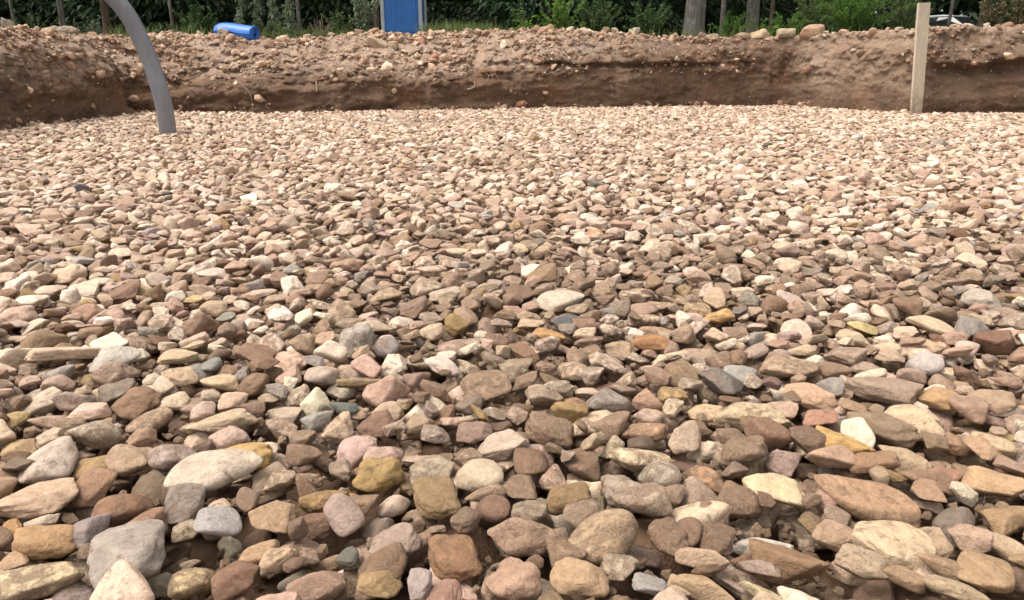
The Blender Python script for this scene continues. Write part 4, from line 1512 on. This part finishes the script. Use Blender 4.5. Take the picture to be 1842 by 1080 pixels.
TG = "trees at the edge of the wood"
tree("pine_tree", "thick grey furrowed trunk right of centre, the biggest trunk in view", 1243, 14.6, 42, 13, 'b', M_BARK_GREY, M_LEAF_DARK, TG, 4.8, 2.6, 2240, 1)
tree("tree", "slim pale grey trunk right of the thickest trunk", 1296, 17.5, 11, 11, 'b', M_BARK_GREY, M_LEAF_DARK, TG, 4.6, 2.0, 1680, 2)
tree("tree", "broad blurred grey trunk above the low ferns", 1349, 19.5, 26, 13, 'b', M_BARK_GREY, M_LEAF_DARK, TG, 5.2, 2.6, 1959, 3)
tree("tree", "thin dark trunk beside the dull green bush", 1386, 16.5, 8, 8, 's', M_BARK_BROWN, M_LEAF_DARK, TG, 4.4, 1.4, 1050, 4)
tree("tree", "thin dark brown trunk touching the left side of the blue cabin", 677, 15.0, 11, 9, 'b', M_BARK_BROWN, M_LEAF_DARK, TG, 4.4, 1.8, 1400, 5)
tree("tree", "thin grey-green stem near the left edge of the wood", 30, 14.5, 6, 7, 's', M_BARK_GREY, M_LEAF_DARK, TG, 4.2, 1.3, 979, 6)
tree("tree", "thin straight grey stem, left of two close together by the pipe", 113, 14.8, 6, 8, 's', M_BARK_GREY, M_LEAF_DARK, TG, 4.4, 1.3, 979, 7)
tree("tree", "pale stem, right of two close together by the pipe", 123, 15.6, 7, 8, 'b', M_BARK_GREY, M_LEAF_DARK, TG, 4.4, 1.5, 1120, 8)
tree("tree", "dark brown trunk left of the grey pipe", 194, 15.0, 15, 10, 's', M_BARK_BROWN, M_LEAF_DARK, TG, 4.4, 1.9, 1400, 9)
tree("tree", "thin pale stem right of the grey pipe", 313, 14.0, 6, 7, 'b', M_BARK_GREY, M_LEAF_DARK, TG, 4.2, 1.4, 1050, 10)
tree("tree", "thin grey trunk above the leafless dead twigs", 536, 15.5, 8, 8, 's', M_BARK_GREY, M_LEAF_DARK, TG, 4.3, 1.5, 1120, 11)
tree("tree", "thin pale trunk above the grey car", 1702, 16.5, 7, 9, 'b', M_BARK_GREY, M_LEAF_DARK, TG, 4.6, 1.8, 1260, 14)
tree("tree", "brown trunk behind the yellowish dry bush", 1768, 22.0, 22, 11, 'b', M_BARK_BROWN, M_LEAF_DARK, TG, 5.4, 2.2, 1400, 15)

# the dark spruces further in: one of two kinds built, then copied with trunk and crown
WG = "spruces in the dark of the wood"
protos = []
for s_ in (31, 32, 33):
    t = thing("spruce_tree", "dark spruce in the deep shade of the wood behind the bank", "tree", (0, 60, 0), 0, WG)
    (V, F), _ = trunk_mesh(12, .17, 5, .15, s_)
    obj("trunk", mesh_np("trunk", V, F), M_BARK_BROWN, t)
    obj("crown", leaf_mesh("crown", [crown_spruce(12.5, 2.5, .25, 13000, .21, s_)], M_LEAF_DARK), None, t)
    protos.append(t)
k = 0
for y_, step in ((20.5, 2.8), (24.5, 2.7), (30.0, 3.2)):
    xs = np.arange(-.80 * y_, .80 * y_, step)
    for x in xs:
        x = x + rng.uniform(-.7, .7)
        yy = y_ + rng.uniform(-.9, 1.2)
        pxx = 921 + FPX * x / yy
        if y_ < 21 and (660 < pxx < 790 or 1200 < pxx < 1400):
            continue
        if abs(pxx - 1712) < 45 + 2.75 * FPX / yy and yy < 40:
            continue
        if k < 3:
            r0 = protos[k]
        else:
            src = protos[k % 3]
            r0 = src.copy()
            COL.objects.link(r0)
            for ch in src.children:
                c2 = ch.copy()
                COL.objects.link(c2)
                c2.parent = r0
        r0.location = (x, yy, float(ground_z(np.array(x), np.array(yy))) - .1)
        r0.rotation_euler = (0, 0, rng.uniform(0, 6.28))
        s_ = rng.uniform(.8, 1.15)
        r0.scale = (s_, s_, s_)
        k += 1

# the wood behind them reads as one mass
n = 80000
wx, wy = rng.uniform(-42, 46, n), rng.uniform(40, 50, n)
wz = 1.4 + 15 * rng.beta(1.1, 1.3, n)
wd = rng.normal(size=(n, 3))
wd[:, 2] -= .5
far_wood = obj("far_wood", leaf_mesh("far_wood", [leaves(np.stack([wx, wy, wz], 1), wd, rng.uniform(.35, .8, n), rng.uniform(.22, .5, n), rng.normal(.4, .2, n))], M_LEAF_DARK))
tag(far_wood, kind='stuff')


# ------------------------------------------------------------------ blue cabin with grey corner posts
def box_bm(bm, cx, cy, cz, sx, sy, sz, bev=0.0):
    r = bmesh.ops.create_cube(bm, size=1)
    bmesh.ops.scale(bm, vec=(sx, sy, sz), verts=r['verts'])
    bmesh.ops.translate(bm, vec=(cx, cy, cz), verts=r['verts'])
    if bev:
        ed = list({e for v in r['verts'] for e in v.link_edges})
        bmesh.ops.bevel(bm, geom=ed, offset=bev, segments=2, affect='EDGES')


def box_obj(name, boxes, mat, parent, bev=0.0):
    bm = bmesh.new()
    for b in boxes:
        box_bm(bm, *b, bev)
    me = bpy.data.meshes.new(name)
    bm.to_mesh(me)
    bm.free()
    return obj(name, me, mat, parent)


M_CABIN = simple("blue_plastic", (0.030, 0.150, 0.46), .45, .14, 4)
M_CABIN_SHADED = simple("blue_plastic_shaded", (0.016, 0.075, 0.27), .5, .10, 5)  # same blue darkened, shade of the sides put into the colour
M_TRIM = simple("pale_grey_plastic", (0.42, 0.44, 0.47), .5, .10, 8)
M_DARK = simple("black_rubber", (0.02, 0.02, 0.022), .6, .1, 8)
cy_ = 16.6
cxl, cxr = at_y(690, 56, cy_)[0], at_y(757, 56, cy_)[0]
cw = cxr - cxl
gz = float(ground_z(np.array((cxl + cxr) / 2), np.array(cy_)))
cab = thing("portable_cabin", "blue upright cabin with pale grey corner posts behind the bank", "cabin", ((cxl + cxr) / 2, cy_, gz - .05))
H_ = 2.25
dp_ = cw * 1.05
box_obj("base", [(0, dp_ / 2, .05, cw + .06, dp_ + .06, .12)], M_DARK, cab, .01)
# front: a door with pressed ribs
box_obj("front_panel", [(0, .012, .11 + H_ / 2, cw - .05, .02, H_)], M_CABIN, cab)
dr = box_obj("door", [(-.01, -.008, .16 + .96, cw * .80, .018, 1.92)] + [(-.01 + (q - 2) * cw * .145, -.020, 1.1, cw * .05, .008, 1.6) for q in range(5)], M_CABIN, cab, .003)
box_obj("handle", [(cw * .33, -.03, 1.05, .03, .03, .16)], M_DARK, dr, .004)
for sx in (-1, 1):
    box_obj("side_panel", [(sx * (cw / 2 - .012), dp_ / 2, .11 + H_ / 2, .02, dp_ - .06, H_)], M_CABIN_SHADED, cab)
    for sy in (0, 1):
        pst = box_obj("corner_post", [(sx * (cw / 2 + .005), sy * dp_, .10 + H_ / 2, .075, .06, H_ + .04)], M_TRIM, cab, .012)
box_obj("back_panel", [(0, dp_ - .012, .11 + H_ / 2, cw - .06, .02, H_)], M_CABIN, cab)
box_obj("roof", [(0, dp_ / 2, H_ + .16, cw + .1, dp_ + .1, .06), (0, dp_ / 2, H_ + .21, cw * .8, dp_ * .8, .05)], M_TRIM, cab, .02)

# ------------------------------------------------------------------ car in the wood, mostly hidden by the bank
M_CARP = simple("pale_grey_paint", (0.46, 0.48, 0.50), .32, .05, 3, .0002, .5)
t = NT("car_glass")
M_GLASS = t.bsdf((0.012, 0.014, 0.015), .08, None, spec=.6)
cyy = 36.5
ctop = at_y(1711, 28, cyy)
cz_ = max(ctop[2] - 1.47, float(ground_z(np.array(ctop[0]), np.array(cyy))) - .03)
car = thing("parked_car", "pale grey car parked in the trees right of the stake", "car", (ctop[0], cyy, cz_), R(-62))


def loft(sections, name, mat, parent):
    """cross-sections along x: (x, half width, z bottom, z top, top half width)"""
    V = []
    for (x, hw_, zb, zt, tw_) in sections:
        V += [(x, -hw_, zb), (x, -hw_ * 1.02, zb + (zt - zb) * .55), (x, -tw_, zt - .03), (x, -tw_ * .86, zt), (x, tw_ * .86, zt), (x, tw_, zt - .03), (x, hw_ * 1.02, zb + (zt - zb) * .55), (x, hw_, zb)]
    m = 8
    F = []
    for s in range(len(sections) - 1):
        for q in range(m):
            F.append((s * m + q, s * m + (q + 1) % m, (s + 1) * m + (q + 1) % m, (s + 1) * m + q))
    me = bpy.data.meshes.new(name)
    me.from_pydata(V, [], F + [tuple(range(m)), tuple(range((len(sections) - 1) * m, len(sections) * m))[::-1]])
    for pl in me.polygons: pl.use_smooth = False
    me.update()
    return obj(name, me, mat, parent)


loft([(-2.1, .70, .35, .72, .62), (-2.0, .80, .25, .92, .74), (-1.0, .84, .20, .96, .80), (0.6, .85, .20, .96, .80), (1.6, .83, .22, .90, .72), (2.05, .72, .30, .72, .6), (2.12, .6, .36, .6, .5)], "body", M_CARP, car)
loft([(-1.75, .74, .92, 1.0, .70), (-1.25, .70, .92, 1.36, .58), (-.2, .70, .92, 1.42, .60), (.45, .72, .92, 1.38, .57), (1.15, .74, .92, .98, .68)], "window", M_GLASS, car)
loft([(-1.35, .60, 1.34, 1.40, .55), (-.9, .62, 1.36, 1.46, .57), (-.1, .62, 1.38, 1.47, .57), (.42, .60, 1.36, 1.43, .55)], "roof", M_CARP, car)
for sx in (-1.3, 1.35):
    for sy in (-1, 1):
        V, F = tube([(sx, sy * .66, .32), (sx, sy * .72, .32), (sx, sy * .84, .32)], [.32, .33, .31], 20)
        wh = obj("wheel", mesh_np("wheel", V, F), M_DARK, car)
        V, F = tube([(sx, sy * .70, .32), (sx, sy * .83, .32), (sx, sy * .835, .32)], [.20, .19, .01], 14)
        obj("rim", mesh_np("rim", V, F), M_TRIM, wh)
for sy in (-1, 1):
    box_obj("headlight", [(2.03, sy * .52, .66, .1, .26, .12)], M_TRIM, car, .02)
